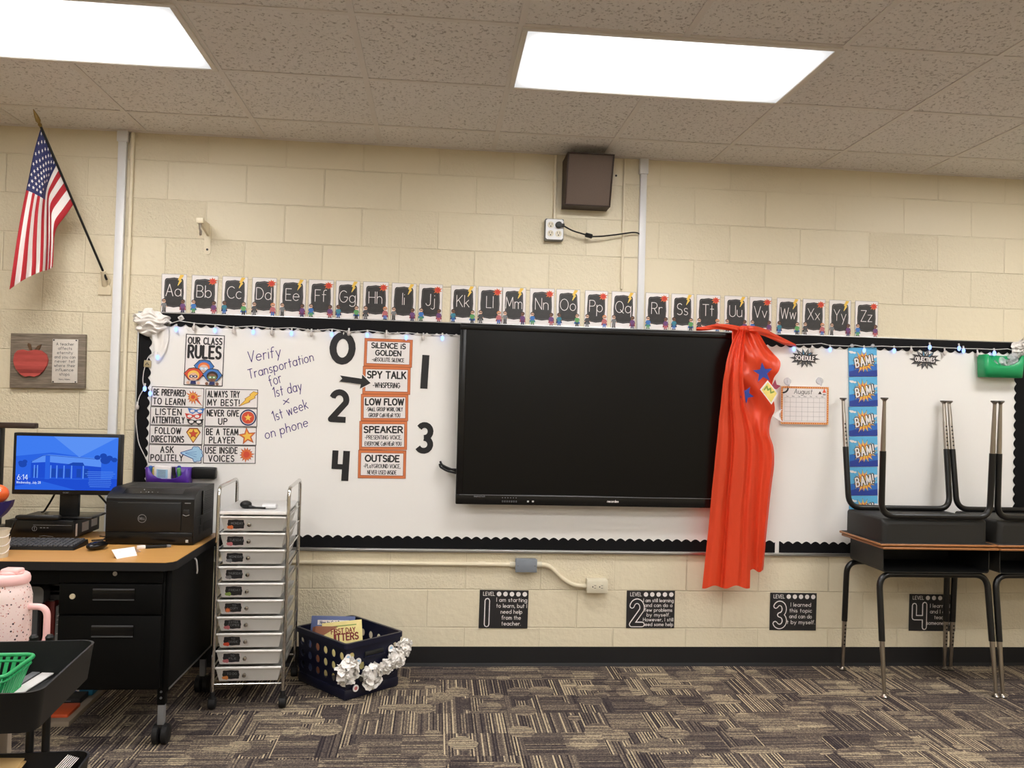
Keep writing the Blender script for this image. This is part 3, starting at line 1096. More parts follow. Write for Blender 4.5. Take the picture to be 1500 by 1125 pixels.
# screen bracket with hook, high on the wall
p = at(304.5, 352)
t = thing('wall_bracket', 'cream metal bracket with a hanging hook high on the block wall', 'bracket', (p.x, 0, p.z))
MB('cream_paint').prism(rounded(-.017, -.075, .017, .085, .014), -.006, 0).build('plate', t)
arm = MB('cream_paint')
arm.add([(-.004, -.004, .02), (-.004, -.004, .085), (-.004, -.15, .085), (-.004, -.15, .055), (-.004, -.10, .045),
         (.008, -.004, .02), (.008, -.004, .085), (.008, -.15, .085), (.008, -.15, .055), (.008, -.10, .045)],
        [[0, 1, 2, 3, 4], [9, 8, 7, 6, 5]] + [[k, k + 5, (k + 1) % 5 + 5, (k + 1) % 5] for k in range(5)])
arm.box((-.018, -.165, .056), (.018, -.142, .086), .004)
arm.build('arm', t)
MB('dull_chrome').tube([(0, -.153, .056), (0, -.153, .03), (.004, -.150, .018), (.004, -.153, .0), (0, -.153, -.004)], [.008, .005, .007, .007, .002], 8).build('hook', t)
h = MB('print_black')
for z in (.028, -.05):
    h.cyl((0, -.0075, z), (0, -.001, z), .006, n=10)
h.build('bolt_hole', t)

# ------------------------------------------------------------------ flag on a slanted pole
base = at(153, 402, -.045)
tip = at(60, 186, -.33)
t = thing('flag', 'American flag hanging from a slanted black pole on the wall', 'flag', (at(153, 412).x, 0, at(153, 412).z))
O3 = Vector(t.location)
k = MB('bone_plastic')
k.M = Matrix.Translation(-O3)
c0 = at(154, 418)
k.prism([(c0.x + x, c0.z + z) for x, z in ((-.03, -.05), (.032, -.05), (.036, -.015), (.022, .0), (.03, .03), (.012, .05), (-.02, .048), (-.034, .02), (-.024, -.005), (-.034, -.03))], -.008, 0)
k.tube([c0 + Vector((0, 0, 0)), base + (tip - base).normalized() * .02], [.016, .013], 12)
k.build('bracket', t)
k = MB('leg_black')
k.M = Matrix.Translation(-O3)
k.cyl(base - (tip - base).normalized() * .03, tip, .006, n=12)
k.build('pole', t)
k = MB('brass')
k.M = Matrix.Translation(-O3)
d = (tip - base).normalized()
k.tube([tip, tip + d * .012, tip + d * .018, tip + d * .03, tip + d * .055, tip + d * .085], [.006, .010, .006, .012, .009, .001], 12)
k.build('finial', t)


def catmull(P, t):
    n = len(P) - 1
    i = min(int(t * n), n - 1)
    u = t * n - i
    p0, p1, p2, p3 = P[max(i - 1, 0)], P[i], P[i + 1], P[min(i + 2, n)]
    return tuple(.5 * (2 * b + (c - a) * u + (2 * a - 5 * b + 4 * c - d) * u * u + (3 * b - a - 3 * c + d) * u ** 3) for a, b, c, d in zip(p0, p1, p2, p3))


# the cloth: rows run along the fly, columns from the top of the hoist to its bottom; each control is (px, py, distance out)
YP = lambda u: -.33 + .152 * u
ctrl = [
    [(60, 187), (50, 222), (42, 262), (33, 304), (25, 350), (18, 396), (14, 424)],
    [(67, 205), (59, 236), (51, 268), (44, 306), (38, 348), (34, 386), (31, 412)],
    [(74, 221), (66, 246), (59, 274), (53, 308), (50, 350), (49, 384), (48, 403)],
    [(81, 238), (72, 258), (66, 280), (63, 312), (62, 350), (61, 380), (60, 398)],
    [(88, 255), (79, 270), (71, 287), (70, 316), (70, 350), (69, 378), (68, 396)],
    [(97, 277), (86, 292), (76, 308), (75, 326), (75, 352), (74, 376), (73, 394)],
    [(107, 300), (96, 316), (84, 332), (80, 345), (79, 360), (78, 378), (77, 391)],
]
NU, NV = 78, 60
rows = []
for i in range(NU + 1):
    u = i / NU
    row = []
    for j in range(NV + 1):
        v = j / NV
        cu = [catmull([c + (0,) for c in r], v)[:2] for r in ctrl]
        px, py = catmull(cu, u)
        Y = YP(u) + .030 * math.sin(u * 10.5 + .6) * min(1, v * 2.2) * (.4 + .6 * v) + .012 * math.sin(u * 25 + v * 4) * v
        row.append(tuple(at(px, py, Y) - O3))
    rows.append(row)
k = MB('flag_red')
k.m('flag_white'); k.m('flag_blue')
k.grid(rows)
for n in range(len(k.f)):
    i, j = divmod(n, NV)
    stripe = int(i / NU * 13)
    v = (j + .5) / NV
    if stripe < 7 and v < .40:
        k.mi[n] = 2
    else:
        k.mi[n] = 0 if stripe % 2 == 0 else 1
# the hem that turns up at the lower corner shows the back of the cloth
cloth = k.build('flag_cloth', t, solid=.0012)
st = MB('flag_white')
for r in range(9):
    for c in range(6 if r % 2 == 0 else 5):
        u = (r + 1) / 10 * 7 / 13
        v = (c + (.5 if r % 2 == 0 else 1)) / 6 * .40
        fi, fj = u * NU, v * NV
        i, j = int(fi), int(fj)
        cpt = Vector(rows[i][j])
        eu = (Vector(rows[i + 1][j]) - Vector(rows[i - 1][j])).normalized()
        ev = (Vector(rows[i][j + 1]) - Vector(rows[i][max(j - 1, 0)])).normalized()
        nn = eu.cross(ev).normalized()
        if nn.y > 0:
            nn = -nn
        pts = [cpt + nn * .0016]
        for q in range(10):
            rad = .0095 if q % 2 == 0 else .004
            an = PI / 2 + q * PI / 5
            pts.append(cpt + nn * .0016 + (eu * math.cos(an) * .8 - ev * math.sin(an)) * rad)
        st.add(pts, [[0, q + 1, (q + 1) % 10 + 1] for q in range(10)])
st.build('star_field', cloth, flat=True)

# ------------------------------------------------------------------ apple plaque
loc, rot, W, H = wall_frame((20, 488.5), (129, 490.5), (17, 568), -.002)
t = thing('wooden_plaque', 'weathered wooden plaque with a red apple and a teacher quote', 'plaque', loc, rot)
MB('weathered_wood').box((0, -.022, 0), (W, 0, H), .002).build('board', t)
ap = [(.055, .50), (.07, .62), (.11, .685), (.18, .70), (.25, .675), (.33, .70), (.42, .69), (.49, .62), (.515, .52), (.50, .42), (.46, .32), (.40, .24), (.34, .205), (.28, .22), (.22, .205), (.16, .24), (.10, .33), (.07, .41)]
MB('apple_planks').prism([(x * W, z * H) for x, z in ap], -.034, -.022).build('apple', t)
MB('stem_brown').prism([(.265 * W, .69 * H), (.29 * W, .69 * H), (.275 * W, .80 * H), (.245 * W, .825 * H), (.235 * W, .79 * H)], -.030, -.022).build('stem', t)
MB('stem_brown').prism([(.33 * W, .70 * H), (.39 * W, .70 * H), (.415 * W, .80 * H), (.37 * W, .775 * H)], -.030, -.022).build('leaf', t)
pn = MB('note_panel').box((.565 * W, -.027, .10 * H), (.905 * W, -.022, .905 * H), .001).build('note_panel', t)
k = MB('dark_grey')
k.M = Matrix.Translation((0, -.0275, 0))
for n, s in enumerate(('A teacher', 'affects', 'eternity', 'and you can', 'never tell', 'where their', 'influence', 'stops')):
    k.text(s, .735 * W, (.79 - .079 * n) * H, .0145, .0019, 0, fit=min(.28 * W, .026 * W * len(s)))
k.text('Henry Adams', .735 * W, .155 * H, .008, .0011, 0, fit=.15 * W)
k.build('lettering', pn, flat=True)
for x, z in ((.585, .885), (.885, .885), (.585, .12), (.885, .12)):
    MB('print_black').cyl((x * W, -.031, z * H), (x * W, -.026, z * H), .0035, n=10).build('nail', t)

# ------------------------------------------------------------------ whiteboard
BX0, BX1, BZ0, BZ1 = -1.780, 3.165, .612, 1.838
t = thing('whiteboard', 'long wall mounted whiteboard with aluminium bottom rail', 'whiteboard', (BX0, 0, BZ0))
LW, LH = BX1 - BX0, BZ1 - BZ0
panel = MB('whiteboard').box((0, -.012, .004), (LW, 0, LH), 0).build('panel', t, smooth=0)
MB('aluminium').box((-.004, -.024, -.004), (LW + .004, 0, .012), .003).build('bottom_rail', t)
r = MB('aluminium')
r.box((-.006, -.016, .012), (.002, 0, LH + .006), .002)
r.box((LW - .002, -.016, .012), (LW + .006, 0, LH + .006), .002)
r.box((-.004, -.016, LH), (LW + .004, 0, LH + .006), .002)
r.build('edge_frame', t)
# purple marker writing
hw = MB('purple_ink')
hw.M = Matrix.Translation((-BX0, -.0128, -BZ0))
for s, a, b, h in (('Verify', (365, 531), (412, 522), .056), ('Transportation', (366, 555), (460, 528.5), .048), ('for', (397, 566), (414, 559.5), .054),
                   ('1st day', (402, 582), (443, 571.5), .052), ('x', (416, 592.5), (424, 590), .036), ('1st week', (402, 617), (452, 598), .052), ('on phone', (390, 643), (452, 624), .048)):
    p, q = at(*a), at(*b)
    w = math.hypot(q.x - p.x, q.z - p.z)
    keep = hw.M.copy()
    hw.M = keep @ Matrix.Translation((p.x, 0, p.z)) @ Matrix.Rotation(-math.atan2(q.z - p.z, q.x - p.x), 4, 'Y')
    n = 0.0
    hw.text(s, 0, 0, h, .0042, 0, align='l', fit=w, slant=.12)
    hw.M = keep
hw.build('marker_writing', panel, flat=True)

# ------------------------------------------------------------------ scalloped border strips
def scallop(name_label, p0, p1, inward, width, pitch, amp):
    """A paper strip from p0 to p1 (x, z) whose wavy edge lies on the inward side."""
    d = Vector((p1[0] - p0[0], p1[1] - p0[1]))
    L = d.length
    d /= L
    n = Vector(inward)
    o = tag(thing_strip(p0, d, n, L, width, pitch, amp), name_label, 'border strip', 'black scalloped borders')
    return o


def thing_strip(p0, d, n, L, width, pitch, amp):
    k = MB('black_paper')
    rows = [[], []]
    m = int(L / pitch * 10)
    for i in range(m + 1):
        s = L * i / m
        w = width + amp * (abs(math.cos(PI * s / pitch)) * 2 - 1)
        for r, ww in ((0, 0.0), (1, w)):
            rows[r].append((d.x * s + n.x * ww, 0, d.y * s + n.y * ww))
    k.grid(rows)
    return k.build('scalloped_border', loc=(p0[0], -.0145, p0[1]), flat=True, solid=.0008)


SX = at(1133.5, 804).x
SX2 = at(1139.5, 804).x
scallop('black scalloped border strip along the whiteboard top', (BX0, BZ1), (BX1, BZ1), (0, -1), .062, .0525, .007)
scallop('black scalloped border strip down the whiteboard side near the rules', (BX0, BZ0 + .02), (BX0, BZ1 - .06), (1, 0), .062, .0525, .007)
scallop('long black scalloped border strip under the screen along the board bottom', (BX0 + .06, BZ0 + .014), (SX, BZ0 + .014), (0, 1), .060, .0525, .007)
scallop('short black scalloped border strip on board bottom behind the stacked desks', (SX2, BZ0 + .014), (BX1 - .06, BZ0 + .014), (0, 1), .056, .0525, .007)
scallop('black scalloped border strip down the whiteboard side below the green bin', (BX1, BZ0 + .02), (BX1, BZ1 - .06), (-1, 0), .090, .0525, .007)

# ------------------------------------------------------------------ alphabet cards
AX = [237, 280, 325, 369, 410, 452, 492, 532, 573, 613, 660, 700, 736, 776, 815, 856, 895, 945, 983, 1020, 1061, 1098, 1137, 1175, 1214, 1252]
COSTUME = [('skin_pale', 'hair_dark', 'mid_grey', 'print_black', None), ('skin_brown', 'hair_dark', 'plum_print', 'navy_print', 'magenta_print'),
           ('skin_pale', 'hair_dark', 'blue_print', 'green_print', 'teal_print'), ('skin_brown', 'hair_dark', 'plum_print', 'rose_print', 'magenta_print'),
           ('skin_brown', 'hair_dark', 'teal_print', 'blue_print', 'navy_print'), ('skin_pale', 'hair_dark', 'green_print', 'print_black', 'blue_print'),
           ('skin_pale', 'hair_dark', 'dark_grey', 'mid_grey', 'print_black'), ('skin_pale', 'hair_orange', 'rose_print', 'blue_print', 'magenta_print')]


def kid(k, x, z, h, c, layer):
    """A small printed child in a plain costume and cape."""
    skin, hair, top, legs, cape = c
    if cape:
        k.m(cape).face([(x - .05 * h, z + .68 * h), (x + .05 * h, z + .68 * h), (x + .24 * h, z + .22 * h), (x, z + .16 * h), (x - .24 * h, z + .22 * h)], layer)
    k.m(legs)
    k.rect(x - .11 * h, z + .03 * h, x - .02 * h, z + .36 * h, layer + 1)
    k.rect(x + .02 * h, z + .03 * h, x + .11 * h, z + .36 * h, layer + 1)
    k.m('print_black')
    k.rect(x - .14 * h, z, x - .02 * h, z + .06 * h, layer + 2)
    k.rect(x + .02 * h, z, x + .14 * h, z + .06 * h, layer + 2)
    k.m(top).face([(x - .13 * h, z + .32 * h), (x + .13 * h, z + .32 * h), (x + .12 * h, z + .66 * h), (x - .12 * h, z + .66 * h)], layer + 2)
    for sg in (-1, 1):
        k.m(top).line([(x + sg * .12 * h, z + .62 * h), (x + sg * .19 * h, z + .44 * h)], .07 * h, layer + 2)
        k.m(skin).disc(x + sg * .19 * h, z + .41 * h, .045 * h, None, layer + 3, 8)
    k.m(hair).disc(x, z + .85 * h, .165 * h, .15 * h, layer + 2, 14)
    k.m(skin).disc(x, z + .80 * h, .13 * h, .13 * h, layer + 3, 14)
    k.m('print_black').rect(x - .11 * h, z + .79 * h, x + .11 * h, z + .84 * h, layer + 4)


def bolt(k, x, z, h, layer, mat_name='yellow_print', lean=.35, outline=None):
    P = [(-.05, 0), (.30, .52), (.14, .50), (.42, 1.0), (.12, .98), (-.14, .42), (.06, .44)]
    P = [(.0, .0), (.34, .46), (.20, .47), (.52, .98), (.22, 1.0), (.02, .52), (.15, .50)]
    if outline:
        k.m(outline).line([(x + a * h, z + b * h) for a, b in P + P[:1]], h * .05, layer)
        layer += 1
    k.m(mat_name).face([(x + a * h, z + b * h) for a, b in P], layer)


def chalkboard_shape(x0, z0, x1, z1, wob):
    """Outline with rounded shoulders and a wavy top and bottom."""
    w, h = x1 - x0, z1 - z0
    cx, cz = (x0 + x1) / 2, (z0 + z1) / 2
    out = []
    for i in range(48):
        q = 2 * PI * i / 48
        c, s = math.cos(q), math.sin(q)
        e = .34
        x = abs(c) ** e * (1 if c >= 0 else -1)
        z = abs(s) ** e * (1 if s >= 0 else -1)
        zz = z * (1 + wob * math.cos(x * PI * 2) * abs(s) ** .5 * .5)
        xx = x * (1 + wob * math.cos(z * PI * 2) * abs(c) ** .5 * .4)
        out.append((cx + xx * w / 2, cz + zz * h / 2))
    return out


for n, px in enumerate(AX):
    L = chr(65 + n)
    py = 430 + .034 * (px - 237)
    x0 = at(px, py).x
    w = .131 + .004 * ((n * 5) % 3 - 1)
    sign = 'yellow lightning bolt' if n % 2 == 0 else 'red star burst'
    k = MB('paper_white')
    k.box((0, -.001, 0), (w, 0.0008, .202))
    k.m('print_grey').frame(0, 0, w, .202, .0014, 3)
    k.m('print_black').face(chalkboard_shape(.014, .028, w - .014, .182, .05), 3)
    ol = chalkboard_shape(.019, .034, w - .019, .176, .05)
    k.m('print_grey').line(ol + ol[:1], .0016, 5)
    k.m('chalk_black').face(chalkboard_shape(.021, .036, w - .021, .174, .05), 6)
    pair = L + L.lower()
    tw = text_width(pair, .060, 1.0, .16)
    k.m('paper_white').text(pair, w * .49, .086, .062, .0032, 7, gap=.16, fit=min(.088, tw))
    if n % 2 == 0:
        bolt(k, w - .043, .142, .056, 9, 'yellow_print', outline='pale_yellow')
    else:
        k.m('burst_orange').star(w - .026, .172, .027, .013, 9, 9, 20, .3)
        k.m('red_print').star(w - .026, .172, .018, .010, 9, 10, 20, .2)
    kid(k, .016, .002, .070, COSTUME[(n * 2) % 8], 9)
    kid(k, w - .016, .000, .070, COSTUME[(n * 2 + 1) % 8], 9)
    tilt = (((n * 13) % 7) - 3) * .0035
    o = k.build('alphabet_card', loc=(x0, -.0022, 1.8445), rot=(0, tilt, 0), flat=True)
    tag(o, 'chalkboard style alphabet card showing the letters %s with a %s' % (pair, sign), 'alphabet card', 'alphabet cards above the whiteboard')

# ------------------------------------------------------------------ class rules
YB = -.0135      # just proud of the whiteboard's face


def sheet(name, tl, tr, bl, label, cat, group=None, thick=.0008, Y=YB, base='paper_white'):
    loc, rot, w, h = wall_frame(tl, tr, bl, Y)
    k = MB(base)
    k.box((0, 0, 0), (w, thick, h))
    return k, loc, rot, w, h


def finish(k, name, loc, rot, label, cat, group=None):
    return tag(k.build(name, loc=loc, rot=rot, flat=True), label, cat, group)


def hero_head(k, x, z, s, cape, hair, skin, mask, layer):
    """Round masked child's head over a spread cape."""
    k.m('print_black').face([(x - .80 * s, z + .22 * s), (x - .40 * s, z + .66 * s), (x, z + .74 * s), (x + .44 * s, z + .66 * s), (x + .82 * s, z + .20 * s), (x + .40 * s, z - .30 * s), (x - .40 * s, z - .30 * s)], layer)
    k.m(cape).face([(x - .74 * s, z + .22 * s), (x - .38 * s, z + .60 * s), (x, z + .68 * s), (x + .42 * s, z + .60 * s), (x + .76 * s, z + .20 * s), (x + .36 * s, z - .26 * s), (x - .36 * s, z - .26 * s)], layer + 1)
    k.m(hair).disc(x, z + .10 * s, .46 * s, .40 * s, layer + 2, 20)
    k.m(skin).disc(x, z - .02 * s, .36 * s, .33 * s, layer + 3, 20)
    k.m(mask).disc(x - .16 * s, z + .0 * s, .17 * s, .12 * s, layer + 4, 14)
    k.disc(x + .16 * s, z + .0 * s, .17 * s, .12 * s, layer + 4, 14)
    k.m('paper_white').disc(x - .15 * s, z, .08 * s, .06 * s, layer + 5, 10)
    k.disc(x + .15 * s, z, .08 * s, .06 * s, layer + 5, 10)
    k.m('print_black').line(arc(x, z - .16 * s, .10 * s, .06 * s, 200, 340, 6), .02 * s, layer + 5)
    k.m('navy_print').face([(x - .24 * s, z - .62 * s), (x + .24 * s, z - .62 * s), (x + .18 * s, z - .34 * s), (x - .18 * s, z - .34 * s)], layer + 2)
    k.m(skin).disc(x - .42 * s, z - .52 * s, .13 * s, None, layer + 3, 10)
    k.disc(x + .42 * s, z - .52 * s, .13 * s, None, layer + 3, 10)


k, loc, rot, W, H = sheet('rules_poster', (272, 489), (329, 491.5), (269, 564), '', '')
k.m('print_black').frame(0, 0, W, H, .004, 2)
k.text('OUR CLASS', W / 2, .815 * H, .033, .0062, 3, wf=.75, fit=.86 * W)
k.text('RULES', W / 2, .545 * H, .062, .0125, 3, wf=.8, fit=.82 * W)
hero_head(k, W * .50, H * .335, .066, 'blue_print', 'burst_orange', 'skin_pale', 'light_blue', 3)
hero_head(k, W * .25, H * .175, .064, 'burst_red', 'yellow_print', 'skin_pale', 'navy_print', 12)
hero_head(k, W * .73, H * .170, .064, 'blue_print', 'hair_dark', 'skin_brown', 'green_print', 12)
finish(k, 'rules_poster', loc, rot, 'white poster reading our class rules with three masked children', 'poster')


def icon_burst(k, x, z, s):
    k.m('dark_orange').star(x - .1 * s, z + .05 * s, s * .58, s * .27, 13, 3, 12, .45)
    k.m('burst_orange').star(x - .1 * s, z + .05 * s, s * .53, s * .25, 13, 4, 12, .45)
    k.m('yellow_print').star(x - .1 * s, z + .05 * s, s * .34, s * .17, 13, 5, 12, .3)
    k.m('burst_red').star(x - .1 * s, z + .05 * s, s * .27, s * .12, 13, 6, 5, .3)
    k.m('dark_orange').face([(x + .02 * s, z - .10 * s), (x + .18 * s, z - .02 * s), (x + .56 * s, z - .58 * s)], 4)
    k.m('burst_red').face([(x + .04 * s, z - .08 * s), (x + .16 * s, z - .03 * s), (x + .50 * s, z - .52 * s)], 5)


def icon_bolt(k, x, z, s):
    P = [(-.62, -.52), (-.18, -.06), (-.26, -.02), (.16, .26), (.08, .30), (.34, .52), (.66, .42), (.38, .14), (.46, .08), (.0, -.16), (.08, -.22)]
    k.m('dark_orange').line([(x + a * s, z + b * s) for a, b in P + P[:1]], s * .06, 3)
    k.m('yellow_print').face([(x + a * s, z + b * s) for a, b in P], 4)


def icon_masks(k, x, z, s):
    for dx, dz, c, ly in ((.16, .42, 'blue_print', 3), (-.02, .03, 'red_print', 6), (.12, -.38, 'print_black', 9)):
        cx, cz = x + dx * s, z + dz * s
        k.m(c).face([(cx - .62 * s, cz + .20 * s), (cx - .30 * s, cz + .16 * s), (cx, cz + .08 * s), (cx + .30 * s, cz + .16 * s), (cx + .62 * s, cz + .20 * s),
                     (cx + .48 * s, cz - .14 * s), (cx + .24 * s, cz - .24 * s), (cx, cz - .06 * s), (cx - .24 * s, cz - .24 * s), (cx - .48 * s, cz - .14 * s)], ly)
        k.m('paper_white').disc(cx - .27 * s, cz - .02 * s, .17 * s, .11 * s, ly + 1, 12)
        k.disc(cx + .27 * s, cz - .02 * s, .17 * s, .11 * s, ly + 1, 12)


def icon_shield(k, x, z, s):
    P = [(-.52, .22), (-.30, .54), (.30, .54), (.52, .22), (0, -.58)]
    k.m('dark_orange').face([(x + a * s, z + b * s) for a, b in P], 3)
    k.m('yellow_print').face([(x + a * .84 * s, z + b * .84 * s) for a, b in P], 4)
    k.m('dark_orange').star(x, z + .10 * s, .36 * s, .16 * s, 5, 5)
    k.m('burst_red').star(x, z + .10 * s, .30 * s, .13 * s, 5, 6)


def icon_cloud(k, x, z, s):
    balls = [(.34, .34, .20), (.52, .16, .18), (.56, -.10, .18), (.44, -.34, .19), (.22, -.42, .15), (.14, .40, .15), (.30, .10, .26), (.34, -.16, .26)]
    k.m('deep_blue')
    for a, b, r in balls:
        k.disc(x + a * s, z + b * s, (r + .035) * s, None, 3, 16)
    k.face([(x - .86 * s, z + .12 * s), (x - .86 * s, z + .02 * s), (x + .2 * s, z - .46 * s), (x + .2 * s, z + .46 * s)], 3)
    k.m('light_blue')
    for a, b, r in balls:
        k.disc(x + a * s, z + b * s, r * s, None, 4, 16)
    k.face([(x - .80 * s, z + .09 * s), (x - .80 * s, z + .05 * s), (x + .22 * s, z - .42 * s), (x + .22 * s, z + .42 * s)], 4)
    k.m('blue_print')
    for a in (-.22, -.02, .18):
        k.line([(x - .5 * s, z + .06 * s + a * .1 * s), (x + .3 * s, z + a * s)], .022 * s, 5)


def icon_target(k, x, z, s):
    for r, c in ((.60, 'navy_print'), (.50, 'paper_white'), (.46, 'print_grey'), (.45, 'burst_red')):
        k.m(c).disc(x, z, r * s, None, 3 + [.60, .50, .46, .45].index(r), 28)
    k.m('yellow_print').star(x, z, .30 * s, .12 * s, 5, 8)


def icon_star(k, x, z, s):
    k.m('dark_orange').star(x, z, .68 * s, .30 * s, 5, 3, 98)
    k.m('burst_orange').star(x, z, .60 * s, .27 * s, 5, 4, 98)
    k.m('yellow_print').star(x, z, .40 * s, .18 * s, 5, 5, 98)


def icon_boom(k, x, z, s):
    k.m('dark_orange').star(x, z, .62 * s, .36 * s, 14, 3, 5, .25)
    k.m('burst_orange').star(x, z, .56 * s, .33 * s, 14, 4, 5, .25)
    k.m('burst_red').star(x, z, .36 * s, .20 * s, 14, 5, 5, .25)


ROWS1 = [(222.6, 565.4), (221, 595), (219.6, 622.4), (218.6, 650.4), (217.4, 677.8)]
ROWS1R = [(299.4, 568.6), (298.4, 596.6), (297.4, 624), (296.2, 651.6), (295.2, 679)]
ROWS2 = [(301.8, 569), (300.6, 597), (299.6, 624.6), (298.6, 652), (297.5, 679)]
ROWS2R = [(378.6, 570.4), (377.6, 598.2), (376.4, 625.6), (375.4, 652.6), (374.6, 679.6)]
RULES = [(0, ROWS1, ROWS1R, 'BE PREPARED', 'TO LEARN', icon_burst, 'orange flaming burst'), (0, ROWS2, ROWS2R, 'ALWAYS TRY', 'MY BEST!', icon_bolt, 'yellow lightning bolt'),
         (1, ROWS1, ROWS1R, 'LISTEN', 'ATTENTIVELY', icon_masks, 'three coloured masks'), (1, ROWS2, ROWS2R, 'NEVER GIVE', 'UP', icon_target, 'round star shield'),
         (2, ROWS1, ROWS1R, 'FOLLOW', 'DIRECTIONS', icon_shield, 'pointed star badge'), (2, ROWS2, ROWS2R, 'BE A TEAM', 'PLAYER', icon_star, 'gold star'),
         (3, ROWS1, ROWS1R, 'ASK', 'POLITELY', icon_cloud, 'blue puff of wind'), (3, ROWS2, ROWS2R, 'USE INSIDE', 'VOICES', icon_boom, 'small orange burst')]
for r, A, B, s1, s2, icon, what in RULES:
    k, loc, rot, W, H = sheet('rule_card', A[r], B[r], A[r + 1], '', '')
    k.m('print_black').frame(0, .001, W, H - .001, .0032, 2)
    cx = W * .345
    for s, z in ((s1, .56), (s2, .12)):
        k.m('print_black').text(s, cx, z * H, .031, .0053, 3, wf=.72, fit=min(.60 * W, .0215 * len(s)))
    icon(k, W * .825, H * .5, H * .72)
    finish(k, 'rule_card', loc, rot, 'white rule card reading %s %s with %s' % (s1.lower().strip('!'), s2.lower().strip('!'), what), 'rule card', 'class rule cards')

# ------------------------------------------------------------------ voice level cards
VL = [(534.4, 495.1), (532.7, 536.2), (530.7, 577.1), (528.4, 616.7), (526, 658.9), (524, 700.4)]
VR = [(605, 497.8), (602.7, 537.8), (600, 577.6), (598.4, 617.1), (596.2, 660)]
VOICE = [('SiLENCE iS', 'GOLDEN', '-aBSOLUTE SiLENCE', None), ('SPY TALK', None, '-WHiSPERiNG', None), ('LOW FLOW', None, '-SMaLL GROUP WORK, ONLY', 'GROUP CaN HEaR YOU'),
         ('SPEAKER', None, '-PRESENTiNG VOiCE,', 'EVERYONE CaN HEaR YOU'), ('OUTSiDE', None, '-PLaYGROUND VOiCE,', 'NEVER USED iNSiDE')]
for n, (a, b, c, d) in enumerate(VOICE):
    k, loc, rot, W, H = sheet('voice_card', VL[n], VR[n], VL[n + 1], '', '', base='orange_print')
    k.m('dark_orange').frame(0, 0, W, H, .002, 1)
    k.m('dark_orange').rect(.013, .014, W - .013, H - .014, 2)
    k.m('paper_white').rect(.0155, .0165, W - .0155, H - .0165, 3)
    k.m('print_black')
    if b:
        k.text(a, W / 2, .665 * H, .026, .0062, 4, fit=.70 * W)
        k.text(b, W / 2, .405 * H, .026, .0062, 4, fit=.52 * W)
        k.text(c, W / 2, .19 * H, .019, .0032, 4, fit=.66 * W)
    else:
        big = .035 if n == 1 else .032
        k.text(a, W / 2, .60 * H if d else .58 * H, big, .0078, 4, fit=(.80 if n < 4 else .70) * W)
        if d:
            k.text(c, W / 2, .37 * H, .020, .0030, 4, fit=.76 * W)
            k.text(d, W / 2, .15 * H, .020, .0030, 4, fit=(.64, .64, .66, .76, .60)[n] * W)
        else:
            k.text(c, W / 2, .24 * H, .026, .0042, 4, fit=.56 * W)
    finish(k, 'voice_card', loc, rot, 'orange bordered voice level card reading %s' % (a + (' ' + b if b else '')).lower(), 'sign card', 'voice level cards')

# big cut-out numerals and the pointing arrow
def cutout(digit, box, t, label, stretch=1.0):
    p, q = at(box[0], box[3], YB), at(box[2], box[1], YB)
    w, h = q.x - p.x, q.z - p.z
    k = MB('cut_black')
    gw, strokes = GLYPH[digit]
    if digit == '1':
        strokes = [[(.1, 0), (.1, 1)]]
        gw = .2
    hh = h - (t if digit in '0238' else 0)
    ww = w - t
    lo = min(x for s in strokes for x, z in s)
    hi = max(x for s in strokes for x, z in s)
    for st in strokes:
        pts = [(t / 2 + (x - lo) / max(hi - lo, 1e-6) * ww, (t / 2 if digit in '0238' else 0) + z * hh) for x, z in st]
        if digit == '1':
            pts = [(w / 2, z) for x, z in pts]
        if digit == '4':
            pts = [(x, min(z, h)) for x, z in pts]
        k.line(pts, t, 0, joint=False)
    tag(k.build('number_cutout', loc=(p.x, YB - .0005, p.z), rot=(0, .035, 0), flat=True, solid=.0008), label, 'number', 'black paper numbers')


cutout('0', (481, 486, 521, 533), .037, 'black cut out number zero at top beside the silence card')
cutout('2', (480, 570, 512, 618), .032, 'black cut out number two under the arrow')
cutout('3', (607, 618, 635, 664), .031, 'black cut out number three beside the speaker card')
cutout('1', (615, 520, 628, 569), .038, 'black cut out number one, a plain bar near the big screen')
p, q = at(484.5, 703.5, YB), at(511.5, 660, YB)
k = MB('cut_black')
w, h = q.x - p.x, q.z - p.z
k.face([(.60 * w, 0), (w, 0), (w, h), (.62 * w, h), (.62 * w, .55 * h), (.34 * w, .55 * h), (.34 * w, h), (0, h), (0, .38 * h), (.60 * w, .38 * h)], 0)
tag(k.build('number_cutout', loc=(p.x, YB - .0005, p.z), rot=(0, .03, 0), flat=True, solid=.0008), 'black cut out number four beside the outside card', 'number', 'black paper numbers')
p = at(497, 572, YB)
k = MB('paper_white')
A = [(0, .048), (.112, .036), (.108, .012), (.164, .044), (.118, .088), (.117, .066), (.002, .080), (.014, .064)]
cx, cz = .085, .05
k.prism([(cx + (x - cx) * 1.05, cz + (z - cz) * 1.10) for x, z in A], -.0012, -.0004)
k.m('cut_black').face(A, 3.4)
tag(k.build('arrow_cutout', loc=(p.x, YB - .002, p.z), flat=True), 'black paper arrow with white edge pointing at the spy talk card', 'arrow')

